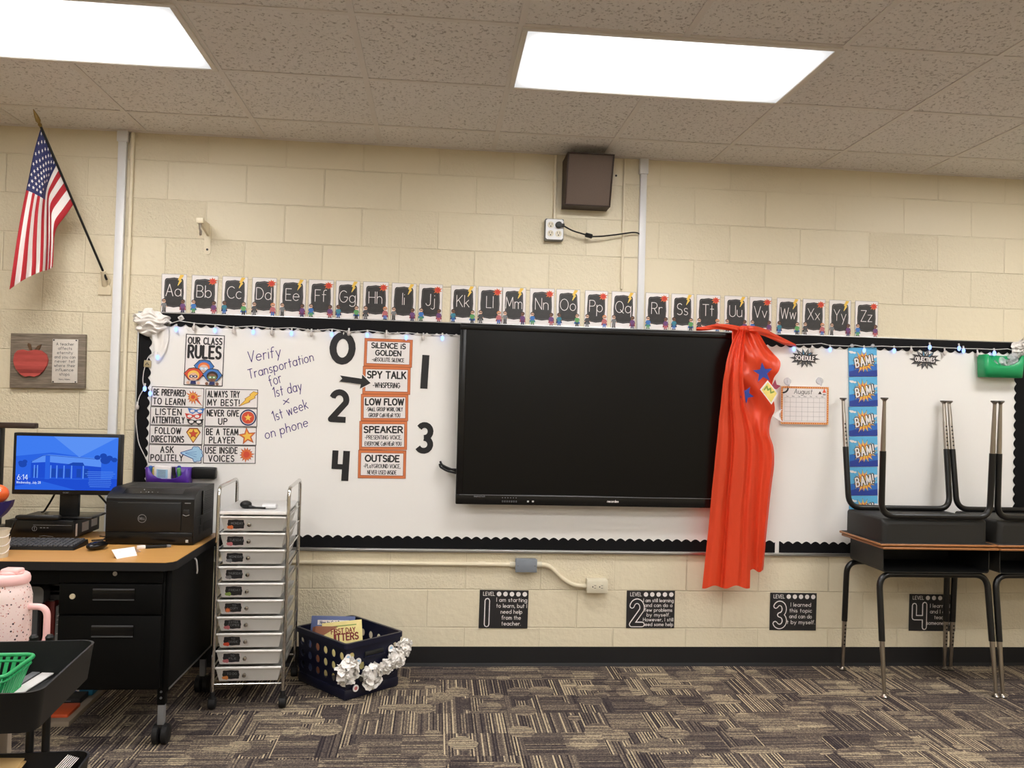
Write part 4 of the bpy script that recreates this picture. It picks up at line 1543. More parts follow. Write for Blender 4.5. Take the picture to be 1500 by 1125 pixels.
# ------------------------------------------------------------------ growth level posters on the block wall
LV = [((702.5, 864), (774, 865), (701, 920), '1', ['I am starting', 'to learn, but I', 'need help', 'from the', 'teacher.']),
      ((918.5, 865), (989, 865.5), (917, 920), '2', ['I am still learning', 'and can do a', 'few problems', 'by myself.', 'However, I still', 'need some help']),
      ((1128, 868), (1196, 869), (1127, 923), '3', ['I learned', 'this topic', 'and can do', 'it by myself.']),
      ((1332, 870), (1400, 871), (1331, 924), '4', ['I learned', 'and I can', 'teach', 'someone else'])]
for tl, tr, bl, d, lines in LV:
    k, loc, rot, W, H = sheet('level_poster', tl, tr, bl, '', '', Y=-.004, base='print_black')
    k.m('paper_white')
    k.text('LEVEL', .19 * W, .855 * H, .019, .0026, 2, fit=.23 * W)
    for i in range(5):
        k.disc((.395 + i * .132) * W, .90 * H, .0125, None, 2, 18)
    x0, z0, w, h = .11 * W, .10 * H, .22 * W, .62 * H
    if d == '1':
        x0, w = .16 * W, .0
    gw, strokes = GLYPH[d]
    if d == '1':
        strokes = [[(0, 0), (0, 1)]]
    if d == '4':
        strokes = [[(0, .95), (0, .42), (.54, .42)], [(.54, 1), (.54, 0)]]
    for t, mname, ly in ((.030, 'paper_white', 2), (.0195, 'print_black', 4)):
        k.m(mname)
        for st in strokes:
            k.line([(x0 + a / .54 * w, z0 + b * h) for a, b in st], t, ly)
    k.m('paper_white')
    n = len(lines)
    step = .155 * H if n < 6 else .128 * H
    z = (.70 if n != 4 else .64) * H
    for s in lines:
        k.text(s, .66 * W, z, .0205 if n < 6 else .018, .0026, 2, fit=min(.62 * W, .0128 * len(s)))
        z -= step
    finish(k, 'level_poster', loc, rot, 'black poster on the block wall reading level %s' % {'1': 'one', '2': 'two', '3': 'three', '4': 'four'}[d], 'poster', 'growth level posters')

# ------------------------------------------------------------------ schedule and objectives bursts
def burst_sign(cx, cy, w_px, word, label):
    c = at(cx, cy, YB)
    w = at(cx + w_px / 2, cy, YB).x - at(cx - w_px / 2, cy, YB).x
    k = MB('dark_grey')
    rad = [.98, .62, .92, .58, .86, .50, .90, .46, .86, .50, .96, .56, .92, .60, 1.0, .66, .96, .60, .80, .50, .84, .46, .78, .48, .86, .52, .88, .56]
    pts = [(math.cos(2 * PI * i / 28) * rad[i] * w / 2, math.sin(2 * PI * i / 28) * rad[i] * w / 2 * .74) for i in range(28)]
    k.add([(0, -.001, 0)] + [(x, -.001, z) for x, z in pts], [[0, i + 1, (i + 1) % 28 + 1] for i in range(28)])
    for i in range(0, 28, 2):
        q = 2 * PI * i / 28
        m = ('sky_blue' if 3 < i < 12 and i != 6 else 'mid_grey', 'paper_white' if i in (6, 10) else 'cream_cup')[(i // 2) % 2]
        x, z = pts[i]
        k.m(m).face([(x * .88, z * .88), (math.cos(q + .10) * w * .18, math.sin(q + .10) * w * .13), (math.cos(q - .02) * w * .18, math.sin(q - .02) * w * .13)], 4)
    k.m('print_black').rect(-w * .34, -.017, w * .33, .020, 6)
    k.m('paper_white').text(word, -.002, -.010, .023, .0042, 7, fit=w * .60)
    tag(k.build('word_sign', loc=(c.x, YB, c.z), rot=(0, .03, 0), flat=True, solid=0), label, 'sign', 'comic burst word signs')


burst_sign(1179, 525, 45.5, 'SCHEDULE', 'grey comic burst sign reading schedule above the calendar')
burst_sign(1355, 527, 47, 'OBJECTIVES', 'grey comic burst sign reading objectives near the green bin')

# ------------------------------------------------------------------ calendar with two clear hooks
k, loc, rot, W, H = sheet('calendar', (1142.2, 565), (1213, 566.5), (1142.6, 621.5), '', '', Y=-.022)
t = thing('calendar', 'August wall calendar with orange patterned border hanging from clear hooks', 'calendar', loc, rot)
k.M = Matrix()
k = MB('paper_white')
k.box((0, -.003, 0), (W, .006, H))
k.m('orange_print').frame(.002, .002, W - .002, H - .002, .011, 8)
k.m('pale_yellow')
for i in range(22):
    for z in (.0075, H - .0075):
        k.disc((i + .5) * W / 22, z, .0028, None, 9, 6)
for i in range(17):
    for x in (.0075, W - .0075):
        k.disc(x, (i + .5) * H / 17, .0028, None, 9, 6)
k.m('dark_grey').text('August', W * .46, H * .80, .027, .0026, 9, slant=.15)
for i in range(8):
    k.m('print_grey').line([(.022 + i * (W - .044) / 7, .02), (.022 + i * (W - .044) / 7, H * .70)], .0009, 9, joint=False)
for i in range(6):
    k.line([(.022, .02 + i * (H * .70 - .02) / 5), (W - .022, .02 + i * (H * .70 - .02) / 5)], .0009, 9, joint=False)
for i, s in enumerate(('Sun', 'Mon', 'Tue', 'Wed', 'Thu', 'Fri', 'Sat')):
    k.m('dark_grey').text(s, .022 + (i + .5) * (W - .044) / 7, H * .72, .006, .0009, 9)
k.m('print_black').line(arc(.012, H - .012, .030, .026, 275, 355, 8), .009, 9)
k.m('hair_dark').face([(W * .77, H * .80), (W * .85, H * .80), (W * .81, H * .88)], 9)
k.m('burst_red').face([(W * .86, H * .84), (W * .94, H * .84), (W * .90, H * .95)], 9)
k.m('print_black').rect(W * .87, H * .78, W * .93, H * .80, 9)
k.build('month_page', t, flat=True)
for i, (px, py) in enumerate(((1153.5, 558.5), (1200.5, 558))):
    c = at(px, py, -.014)
    h = thing('magnetic_hook', 'clear plastic magnetic hook holding the calendar %s' % ('near the red cape', 'away from the red cape')[i], 'hook', (c.x, -.0125, c.z), group='clear calendar hooks')
    MB('clear_plastic').cyl((0, 0, 0), (0, -.008, 0), .021, .019, 24).build('disc', h)
    MB('clear_plastic').tube([(0, -.008, .006), (0, -.012, -.01), (0, -.018, -.024), (0, -.022, -.026), (0, -.024, -.016)], .0045, 8).build('prong', h)

# ------------------------------------------------------------------ hanging strip of comic panels
PT = [509.3, 552.3, 596, 639.5, 684.3, 726.5, 769]
o0 = at(1243, 509.3, -.018)
t = thing('hanging_pocket_chart', 'blue hanging strip of comic panels reading bam behind the stacked desks', 'pocket chart', (o0.x, 0, o0.z))
for n in range(6):
    sx = (0, .6, .2, .8, .4, .6)[n]
    loc, rot, W, H = wall_frame((1243.3 + sx, PT[n]), (1284.5 + sx, PT[n] - .3), (1243.6 + sx, PT[n + 1] - .6), -.018)
    k = MB('sky_blue')
    k.box((0, -.002, 0), (W, .004, H), .001)
    k.m('mid_blue').face([(0, 0), (W, 0), (W, H * .44), (W * .7, H * .38), (W * .4, H * .46), (0, H * .40)], 5)
    k.m('deep_blue').face([(0, 0), (W, 0), (W, H * .22), (W * .6, H * .17), (W * .3, H * .24), (0, H * .18)], 6)
    k.m('paper_white')
    for x, z, r in ((.10, .84, .07), (.20, .82, .055), (.02, .86, .05), (.90, .66, .06), (.97, .69, .07), (.84, .64, .04)):
        k.disc(min(max(x * W, r * W), W - r * W), z * H, r * W, r * W * .6, 7, 12)
    c = (W * .52, H * .50)
    k.m('print_black').star(c[0], c[1], H * .47, H * .17, 15, 8, 3, .22, 1.04)
    k.m('yellow_print').star(c[0], c[1], H * .43, H * .19, 15, 9, 3, .22, 1.04)
    k.m('burst_orange').star(c[0], c[1], H * .34, H * .17, 15, 10, 14, .2, 1.04)
    k.m('yellow_print').star(c[0], c[1] - .02 * H, H * .27, H * .15, 15, 11, 3, .2, 1.04)
    keep = k.M
    k.M = Matrix.Translation((c[0], 0, c[1] - .03 * H)) @ Matrix.Rotation(-.22, 4, 'Y')
    for tt, mn, dx, ly in ((.0155, 'print_black', .002, 12), (.0085, 'paper_white', 0, 15)):
        k.m(mn).text('BAM!', dx, -.014, .046, tt, ly, wf=.95, gap=.34, fit=W * .62, slant=.1)
    k.M = keep
    pn = k.build('comic_panel', t, flat=True)
    pn.location = loc - Vector(t.location)
    pn.rotation_euler = rot
for px in (1248, 1278.5):
    c = at(px, 506.5, -.03) - Vector(t.location)
    MB('clear_plastic').ball(c, .011).cyl(c, c + Vector((0, .016, 0)), .005).build('push_pin', t)

# ------------------------------------------------------------------ interactive flat panel
FY = -.115
a, b = at(675.3, 474.5, FY), at(666.5, 738.5, FY)
X0, X1, Z0, Z1 = b.x + .002, 1.404, b.z, 1.832
t = thing('interactive_display', 'large black interactive flat panel screen mounted over the whiteboard', 'display', (X0, 0, Z0))
W, H = X1 - X0, Z1 - Z0
MB('black_plastic').box((.02, -.085, .02), (W - .02, -.03, H - .02), .02).build('housing', t)
MB('black_steel').box((W * .3, -.03, H * .3), (W * .7, -.0125, H * .7), .002).build('wall_mount', t)
k = MB('black_gloss')
D0, D1 = FY, -.080
for lo, hi in (((0, D0, 0), (W, D1, .056)), ((0, D0, H - .034), (W, D1, H)), ((0, D0, .05), (.036, D1, H - .03)), ((W - .036, D0, .05), (W, D1, H - .03))):
    k.box(lo, hi, .006, 3)
bz = k.build('bezel', t)
MB('screen_glass').box((.034, FY + .006, .054), (W - .034, FY + .02, H - .032), 0).build('screen', t, smooth=0)
k = MB('mid_grey')
k.box((.02, FY - .0008, .0495), (W - .02, FY + .001, .0515))
k.build('trim_line', t)
k = MB('paper_white')
k.M = Matrix.Translation((0, FY - .0006, 0))
k.text('recordex', W * .555, .0225, .012, .0022, 0, fit=.060)
k.m('mid_grey').text('SimplicityTouch', .125, .040, .007, .0012, 0, fit=.058)
for i in range(6):
    k.m('mid_grey').rect(.245 + i * .0145, .036, .249 + i * .0145, .040)
k.build('lettering', bz, flat=True)
k = MB('dark_grey')
for i in range(7):
    k.box((.244 + i * .012, FY - .001, .014), (.252 + i * .012, FY + .001, .024), .001)
k.build('port_row', bz)
for i in range(2):
    MB('tray_grey').box((.378 + i * .026, FY - .002, .016), (.388 + i * .026, FY + .001, .025), .002).build('button', bz)
o0 = Vector(t.location)
k = MB('black_plastic')
for p in (((668, 693, -.06), (655, 690, -.07), (645, 684, -.06), (644, 680, -.05)), ((669, 690, -.05), (657, 686, -.06), (647, 681, -.05), (645, 676, -.04)), ((669, 688, -.05), (655, 687, -.05), (648, 684, -.04))):
    k.tube(bend([tuple(at(*q) - o0) for q in p], .03), .006, 8)
k.build('side_cables', t)

# ------------------------------------------------------------------ red cape tied over the corner of the screen
knot = at(1088, 481, -.155)
t = thing('red_cape', 'shiny red plastic cape with stars tied over the screen corner', 'cape', knot)
O3 = Vector(t.location)
# outline rows: (left px, right px, height py, mean distance, fold depth)
ROWS = [(1083, 1104, 481, .155, .012), (1077, 1114, 492, .165, .022), (1071, 1122, 505, .175, .030), (1067, 1133, 518, .18, .034), (1064, 1143, 530, .185, .036),
        (1062, 1141, 543, .185, .036), (1060, 1134, 553, .18, .034), (1058.5, 1131, 565, .175, .032), (1057, 1132, 580, .17, .030), (1055, 1135, 600, .165, .030),
        (1053, 1129, 615, .16, .030), (1051, 1127, 635, .16, .032), (1048.5, 1133, 655, .155, .034), (1046, 1134, 680, .15, .034), (1043, 1131, 705, .145, .034),
        (1040.5, 1128, 730, .14, .034), (1037.5, 1125, 760, .135, .034), (1034, 1122, 790, .13, .034), (1031, 1120, 815, .128, .034), (1028.5, 1118, 836, .125, .032)]
FRONT_R = [(1092, 481), (1091.5, 497), (1090.5, 512), (1089.5, 530), (1089, 545), (1089, 560), (1089, 575), (1089.5, 590), (1091, 605), (1094, 625), (1099, 645), (1104, 668), (1106, 690), (1105, 712), (1103, 735), (1101, 760), (1100, 785), (1099.5, 810), (1099, 830), (1098.5, 850)]


def soft(a, b, x):
    x = min(1.0, max(0.0, (x - a) / (b - a)))
    return x * x * (3 - 2 * x)


def pleat(u, creases):
    """Broad flat folds: depth between creases eases from one level to the next."""
    for (a, da), (b, db) in zip(creases, creases[1:]):
        if u <= b:
            return da + (db - da) * soft(0, 1, (u - a) / (b - a))
    return creases[-1][1]


def cape_sheet(front):
    n, m = (70, 96) if front else (80, 96)
    rows = []
    for i in range(m):
        v = i / (m - 1)
        xl, xr, py, dist, dep = catmull(ROWS, v)
        if front:
            xr = catmull([(a, 0) for a, b in FRONT_R], v)[0]
            py = py + max(0.0, v - .5) * 2 * 24
        else:
            fx = catmull([(a, 0) for a, b in FRONT_R], v)[0]
            xl = fx - 14 * (1 - v) - 6
        row = []
        for j in range(n + 1):
            u = j / n
            rays = math.sin(u * 19 + 1.0) * max(0.0, 1 - v * 3.2)
            if front:
                d = pleat(u, [(0, .0), (.16, .55), (.26, .50), (.40, -.35), (.47, .75), (.56, .95), (.74, .85), (.82, .1), (.92, .45), (1, .25)]) * (.35 + .65 * soft(.05, .5, v))
                d = d * .032 + rays * .012 + .006 * math.sin(u * 9 + v * 7) * v
                base_d = dist + .012
            else:
                bag = math.sin((v * 30 - u * 7 + .5)) * math.exp(-((v - .34) / .17) ** 2)
                d = pleat(u, [(0, -.4), (.30, .25), (.42, -.1), (.62, .6), (.74, .2), (.9, .65), (1, -.2)]) * .026 * soft(.3, .6, v) + .020 * bag + rays * .016
                d += .018 * math.sin(u * PI) * math.exp(-((v - .22) / .12) ** 2)
                base_d = dist - .022
            px = xl + (xr - xl) * u
            wob = 2.2 * math.sin(u * (14 if front else 9) + 1.0) * soft(.86, 1, v)
            lim = -.122 if px < 1083 and py < 745 else -.03
            row.append(tuple(at(px, py + wob, min(-(base_d + d), lim)) - O3))
        rows.append(row)
    return MB('red_plastic').grid(rows).build('cape_sheet', t, smooth=180)


cape_sheet(False)
cape_sheet(True)
k = MB('red_plastic')
def sash(pts, wid, amp):
    out = []
    m = 40
    for i in range(m + 1):
        px, py, Y, w = catmull(pts, i / m)
        r = []
        for j in range(9):
            v = j / 8
            r.append(tuple(at(px, py + (v - .5) * w, Y - amp * math.sin(v * PI) - amp * .35 * math.sin(v * 9 + i * .25)) - O3))
        out.append(r)
    k.grid(out)
sash([(1086, 483, -.150, 9), (1070, 480, -.150, 9), (1050, 478.5, -.140, 8), (1033, 481, -.130, 6.5), (1020, 482, -.122, 5)], 0, .018)
sash([(1088, 482, -.155, 9), (1104, 483, -.140, 11), (1120, 487, -.100, 11), (1135, 494, -.075, 10), (1150, 501, -.055, 9), (1166, 506, -.040, 3)], 0, .018)
k.build('tie', t, smooth=180)
k = MB('red_plastic')
c = at(1089, 482, -.165) - O3
k.ball(c, .026, 1.1, .8, .7)
k.build('knot', t, smooth=180)


def badge(px, py, Y, pts, mname, name, label=None):
    c = at(px, py, Y) - O3
    k = MB(mname)
    k.prism(pts, -.0015, 0)
    o = k.build(name, t, loc=c)
    if label:
        o['label'] = label
    return o


def star_pts(ro, ri, rot, n=5):
    return [((ro if i % 2 == 0 else ri) * math.cos(math.radians(rot) + PI * i / n), (ro if i % 2 == 0 else ri) * math.sin(math.radians(rot) + PI * i / n)) for i in range(2 * n)]


badge(1117.5, 546, -.222, star_pts(.056, .023, 97), 'deep_blue', 'star_badge', 'blue star')
badge(1092, 578, -.182, [p for p in star_pts(.048, .021, 60)], 'deep_blue', 'star_badge', 'blue star half folded away')
badge(1139, 609, -.20, [(-.03, .0), (.024, .038), (.006, .002), (.03, -.036)], 'paper_white', 'star_badge', 'white star mostly hidden')
badge(1136.5, 566, -.19, [(-.03, -.01), (-.004, .036), (.004, .010), (.026, .004), (.004, -.016)], 'magenta_print', 'star_badge', 'dark red star mostly hidden')
q = [(-.008, .072), (.052, .004), (.016, -.056), (-.048, .022)]
pb = badge(1126, 577, -.236, q, 'paper_white', 'comic_badge', 'yellow square badge')
k = MB('pale_yellow')
k.M = Matrix.Translation((0, -.002, 0))
k.face([(x * .84, z * .84 + .001) for x, z in q], 1)
k.m('lime_print').line([(-.025, .022), (-.012, .040), (-.006, .020), (.008, .030), (.010, .006), (.026, .012)], .008, 2)
k.build('print', pb, flat=True)

# ------------------------------------------------------------------ string of lights along the board's top and side
t = thing('string_lights', 'string of small blue white lights draped along the whiteboard edge', 'string lights', (BX0, 0, BZ1))
O3 = Vector(t.location)
wy = -.022
MAIN = [(240, 476), (252, 473), (262, 470), (290, 474), (320, 476), (345, 479), (372, 477.5), (400, 481), (430, 480), (458, 484), (487, 482), (512, 486), (540, 484), (567, 488), (596, 487), (622, 490), (648, 490), (676, 491.5)]
k = MB('wire_white')
k.tube([tuple(at(x, y, wy) - O3) for x, y in MAIN], .0022, 6)
k.build('wire', t)
k = MB('wire_white')
RIGHT = [(1150, 502), (1163, 505), (1190, 504), (1203, 503), (1216, 506), (1243, 507), (1252, 505.5), (1266, 508), (1292, 507), (1312, 508), (1336, 508), (1362, 508), (1386, 509.5), (1411, 510.5), (1434, 511), (1458, 512), (1476, 511), (1486, 514)]
k.tube([tuple(at(x, y, wy - .01) - O3) for x, y in RIGHT], .0022, 6)
k.build('wire', t)
k = MB('wire_white')
LEFT = [(239, 478), (236, 500), (228, 515), (217, 522), (214, 532), (210, 545), (209, 560), (212, 568), (204, 580), (201, 592), (199, 610), (200, 628), (203, 650), (210, 664), (216, 676), (219, 690)]
k.tube(bend([tuple(at(x, y, wy) - O3) for x, y in LEFT], .05, 3), .0022, 6)
k.build('wire', t)


def bulb(px, py, lit):
    c = at(px, py, wy - .008) - O3
    s = MB('bulb_lit' if lit else 'bulb_dull')
    s.lathe([(.001, -.016), (.007, -.012), (.0095, -.003), (.0085, .006), (.005, .011)], 12, c)
    b = s.build('bulb', t)
    MB('wire_white').cyl(c + Vector((0, 0, .010)), c + Vector((0, .004, .026)), .0045, n=8).build('bulb_cap', b)


for i, (x, y) in enumerate(((258, 482), (284, 480), (315, 483.5), (342, 485), (371, 486), (398, 487), (427, 488), (456, 489), (486, 489.5), (511, 488), (538, 490.5), (566, 491), (595, 494), (620, 495), (648, 495))):
    bulb(x, y, i % 2 == 0)
for x, y, l in ((1163, 511, 1), (1190, 513, 0), (1216, 512, 1), (1266, 513, 1), (1310, 513.5, 1), (1335, 514, 0), (1362, 508.5, 1), (1384, 517, 0), (1405, 510, 1), (1411.5, 513.5, 1), (1432, 519, 0), (1456.5, 517, 1)):
    bulb(x, y, l)
for x, y, l in ((231, 523, 1), (212, 569, 1), (220, 576, 1), (201, 596, 0)):
    bulb(x, y, l)


# clips that hold the wire
def clip(px, py, size, m, label, turn=0.0):
    c = at(px, py, -.018)
    o = thing('wire_clip', label, 'clip', (c.x, -.0155, c.z), (0, turn, 0), group='light wire clips')
    MB(m).box((-size, -.010, -size), (size, 0, size), .003).build('body', o)
    MB('dark_grey' if m != 'wire_white' else 'dull_chrome').tube([(-size * .5, -.012, -size * .3), (0, -.016, size * .4), (size * .5, -.012, -size * .3)], .002, 6).build('catch', o)


clip(244.5, 473.5, .016, 'clip_smoke', 'smoky square wire clip by the white fabric puff', -.25)
clip(265.5, 466, .013, 'wire_white', 'silver wire clip on the border below card Aa', -.6)
clip(216.5, 533, .018, 'clip_tan', 'tan square wire clip on the side border', .04)

# ------------------------------------------------------------------ fabric flowers at the board's corners
def ruffle(k, c, R, n, petal, seed, squash=(1, .7, 1), front=True):
    """Layered crumpled petals round a centre."""
    rnd = random.Random(seed)
    for i in range(n):
        z = 1 - 2 * (i + .5) / n
        q = i * 2.39996
        d = Vector((math.sqrt(1 - z * z) * math.cos(q), -z if front else z, math.sqrt(1 - z * z) * math.sin(q)))
        if front and d.y > .45:
            continue
        d = (d + Vector((rnd.uniform(-.3, .3), rnd.uniform(-.3, .1), rnd.uniform(-.3, .3)))).normalized()
        pos = Vector(c) + Vector((d.x * squash[0], d.y * squash[1], d.z * squash[2])) * R * rnd.uniform(.72, 1.0)
        a = d.orthogonal().normalized()
        a = (a * math.cos(q * 3) + d.cross(a) * math.sin(q * 3)).normalized()
        b = d.cross(a)
        nrm = (d * .75 + a * rnd.uniform(-.7, .7) + b * rnd.uniform(-.7, .7)).normalized()
        a = (a - nrm * a.dot(nrm)).normalized()
        b = nrm.cross(a)
        pts = [pos - nrm * petal * .35]
        m = 12
        for ring, rr in ((0, .5), (1, 1.0)):
            for j in range(m):
                th = 2 * PI * j / m
                w = petal * rr * (1 + .12 * math.sin(3 * th + i))
                lift = petal * (.10 * ring + .17 * ring * math.sin(4 * th + i * 1.7) + .02 * rnd.uniform(-1, 1))
                pts.append(pos + a * math.cos(th) * w + b * math.sin(th) * w * .8 + nrm * lift)
        faces = [[0, 1 + j, 1 + (j + 1) % m] for j in range(m)] + [[1 + j, 1 + m + j, 1 + m + (j + 1) % m, 1 + (j + 1) % m] for j in range(m)]
        k.add(pts, faces)


c = at(221, 472, -.04)
t = thing('fabric_puff', 'white gathered fabric puff with tail on the board corner by the rules', 'fabric flower', (c.x, -.016, c.z), group='white fabric corner puffs')
k = MB('white_fabric')
# loosely gathered cloth: a flattened ball with deep slanting folds
rows = []
for i in range(61):
    z = -1 + 2 * i / 60
    rr = math.sqrt(max(0.0, 1 - z * z))
    r = []
    for j in range(73):
        q = PI * j / 72
        f = 1 + .13 * math.sin(13 * z + 1.6 * math.sin(2.5 * q + 1) + .8) * rr + .07 * math.sin(23 * z - 2.2 * math.sin(3 * q)) * rr + .05 * math.sin(6 * q + 5 * z)
        r.append((-math.cos(q) * rr * .082 * f * (1 + .15 * math.sin(7 * z)), -math.sin(q) * rr * .055 * f - .004, z * .068 * (1 + .12 * math.cos(q)) + .010 * math.sin(q * 5) * rr))
    rows.append(r)
k.grid(rows)
k.build('rosette', t, smooth=180)
k = MB('white_fabric')
rows = []
for i in range(20):
    v = i / 19
    cpx, cpy = 232 + 8 * math.sin(v * 2.4) - 8 * v, 480 + 48 * v
    wpx = 13 * (1 - v) ** .6 + 1.5
    rows.append([tuple(at(cpx + (j / 8 - .5) * 2 * wpx, cpy, -.030 - .012 * math.sin(j * 1.3 + v * 3) * (1 - v)) - Vector(t.location)) for j in range(9)])
k.grid(rows)
k.build('tail', t, smooth=180)
c = at(1497, 511, -.05)
t = thing('fabric_puff', 'white crumpled fabric puff on the board corner above the green bin', 'fabric flower', (c.x, -.016, c.z), group='white fabric corner puffs')
k = MB('white_fabric')
ruffle(k, (0, -.03, 0), .052, 46, .022, 3)
k.build('rosette', t, smooth=180)

# ------------------------------------------------------------------ bins stuck on the board
def wall_bin(name, label, mname, a, b, depth, dip, cat):
    """Open scooped bin: a = lower corner, b = upper corner on the board (x, z)."""
    w, h = b[0] - a[0], b[1] - a[1]
    t = thing(name, label, cat, (a[0], -.0135, a[1]))
    k = MB(mname)
    rim = []
    n = 44
    pl = rounded(0, -depth, w, 0, .018, 4)
    top, bot = [], []
    m = len(pl)
    dense = []
    for i in range(m):
        x0, y0 = pl[i]
        x1, y1 = pl[(i + 1) % m]
        for q in range(8):
            dense.append((x0 + (x1 - x0) * q / 8, y0 + (y1 - y0) * q / 8))
    cols = [[], [], []]
    for x, y in dense:
        f = max(0.0, 1 - ((x - w / 2) / (w * .40)) ** 2)
        zt = h - (dip * math.sqrt(f) * min(1.0, max(0.0, -y / depth * 1.15 - .05)))
        tx = w * .5 + (x - w * .5) * .95
        cols[0].append((tx, y * .93, 0))
        cols[1].append((tx * .5 + x * .5, y * .97, h * .4))
        cols[2].append((x, y, zt))
    for c in cols:
        c.append(c[0])
    k.grid(cols)
    bot = [(x, y) for x, y, z in cols[0][:-1]]
    k.add([(x, y, 0.0) for x, y in bot], [list(range(len(bot)))])
    k.build('shell', t, smooth=50, solid=.003)
    return t


g0, g1 = at(1441, 551.5, -.085), at(1499.5, 521, -.085)
gb = wall_bin('magnetic_bin', 'green plastic bin with scooped front on the board corner', 'green_plastic', (g0.x, g0.z), (g1.x + .002, g1.z), .085, .062, 'bin')
t = thing('clear_wrap', 'crumpled clear plastic wrap stuffed into the green bin', 'plastic wrap', (g0.x + .15, -.055, g0.z + .008))
k = MB('clear_plastic')
ruffle(k, (0, 0, .062), .045, 26, .022, 9, (1.7, .6, .9), False)
ruffle(k, (.035, -.005, .098), .024, 12, .018, 4, (1, .6, 1), False)
k.build('wrap', t, smooth=180)
p0, p1 = at(213, 703, -.07), at(279.5, 685.5, -.07)
wall_bin('magnetic_bin', 'purple plastic marker bin on the board behind the printer', 'purple_plastic', (p0.x, p0.z - .03), (p1.x, p1.z), .075, .060, 'bin')


def marker(px, py, Y, m, label, lean, length=.105):
    c = at(px, py, Y)
    o = thing('marker', label, 'marker', c - Vector((0, 0, length)), (0, lean, 0), group='markers in the purple bin')
    MB(m).cyl((0, 0, .002), (0, 0, length * .62), .0085, n=12).build('barrel', o)
    MB(m).tube([(0, 0, length * .62), (0, 0, length * .64), (0, 0, length * .96), (0, 0, length)], [.0085, .0098, .0098, .005], 12).build('cap', o)


marker(219, 682, -.055, 'blue_print', 'light blue marker at the end of the purple bin', .06)
marker(226.5, 684.5, -.045, 'pale_yellow', 'pale yellow marker standing beside the blue one', -.03)
marker(261, 682, -.05, 'deep_blue', 'dark blue marker in the purple bin', .05)
marker(265.5, 685, -.06, 'green_print', 'green marker in the purple bin', -.12)
marker(257.5, 684, -.055, 'print_black', 'black marker in the purple bin', -.12)
c = at(238, 697, -.065)
t = thing('tissue_pack', 'white printed tissue pack leaning out of the purple bin', 'tissue pack', (c.x, -.062, c.z - .03), (.12, .04, 0))
k = MB('paper_white').box((-.042, -.010, 0), (.042, .010, .082), .006)
k.build('pack', t)
k = MB('light_blue')
k.M = Matrix.Translation((0, -.0105, 0))
k.rect(-.028, .02, .028, .066, 1)
k.m('mid_grey')
for i in range(5):
    k.rect(-.022, .026 + i * .008, .018, .029 + i * .008, 2)
k.build('print', t, flat=True)
e0, e1 = at(281, 701, -.04), at(317.5, 684.5, -.04)
t = thing('board_eraser', 'black whiteboard eraser beside the purple bin', 'eraser', (e0.x, -.0135, e0.z))
W, H = e1.x - e0.x, e1.z - e0.z
MB('black_plastic').box((0, -.045, 0), (W, -.012, H), .008, 3).build('handle', t)
MB('mid_grey').box((.004, -.012, .003), (W - .004, -.0, H - .003), .002).build('felt_pad', t)

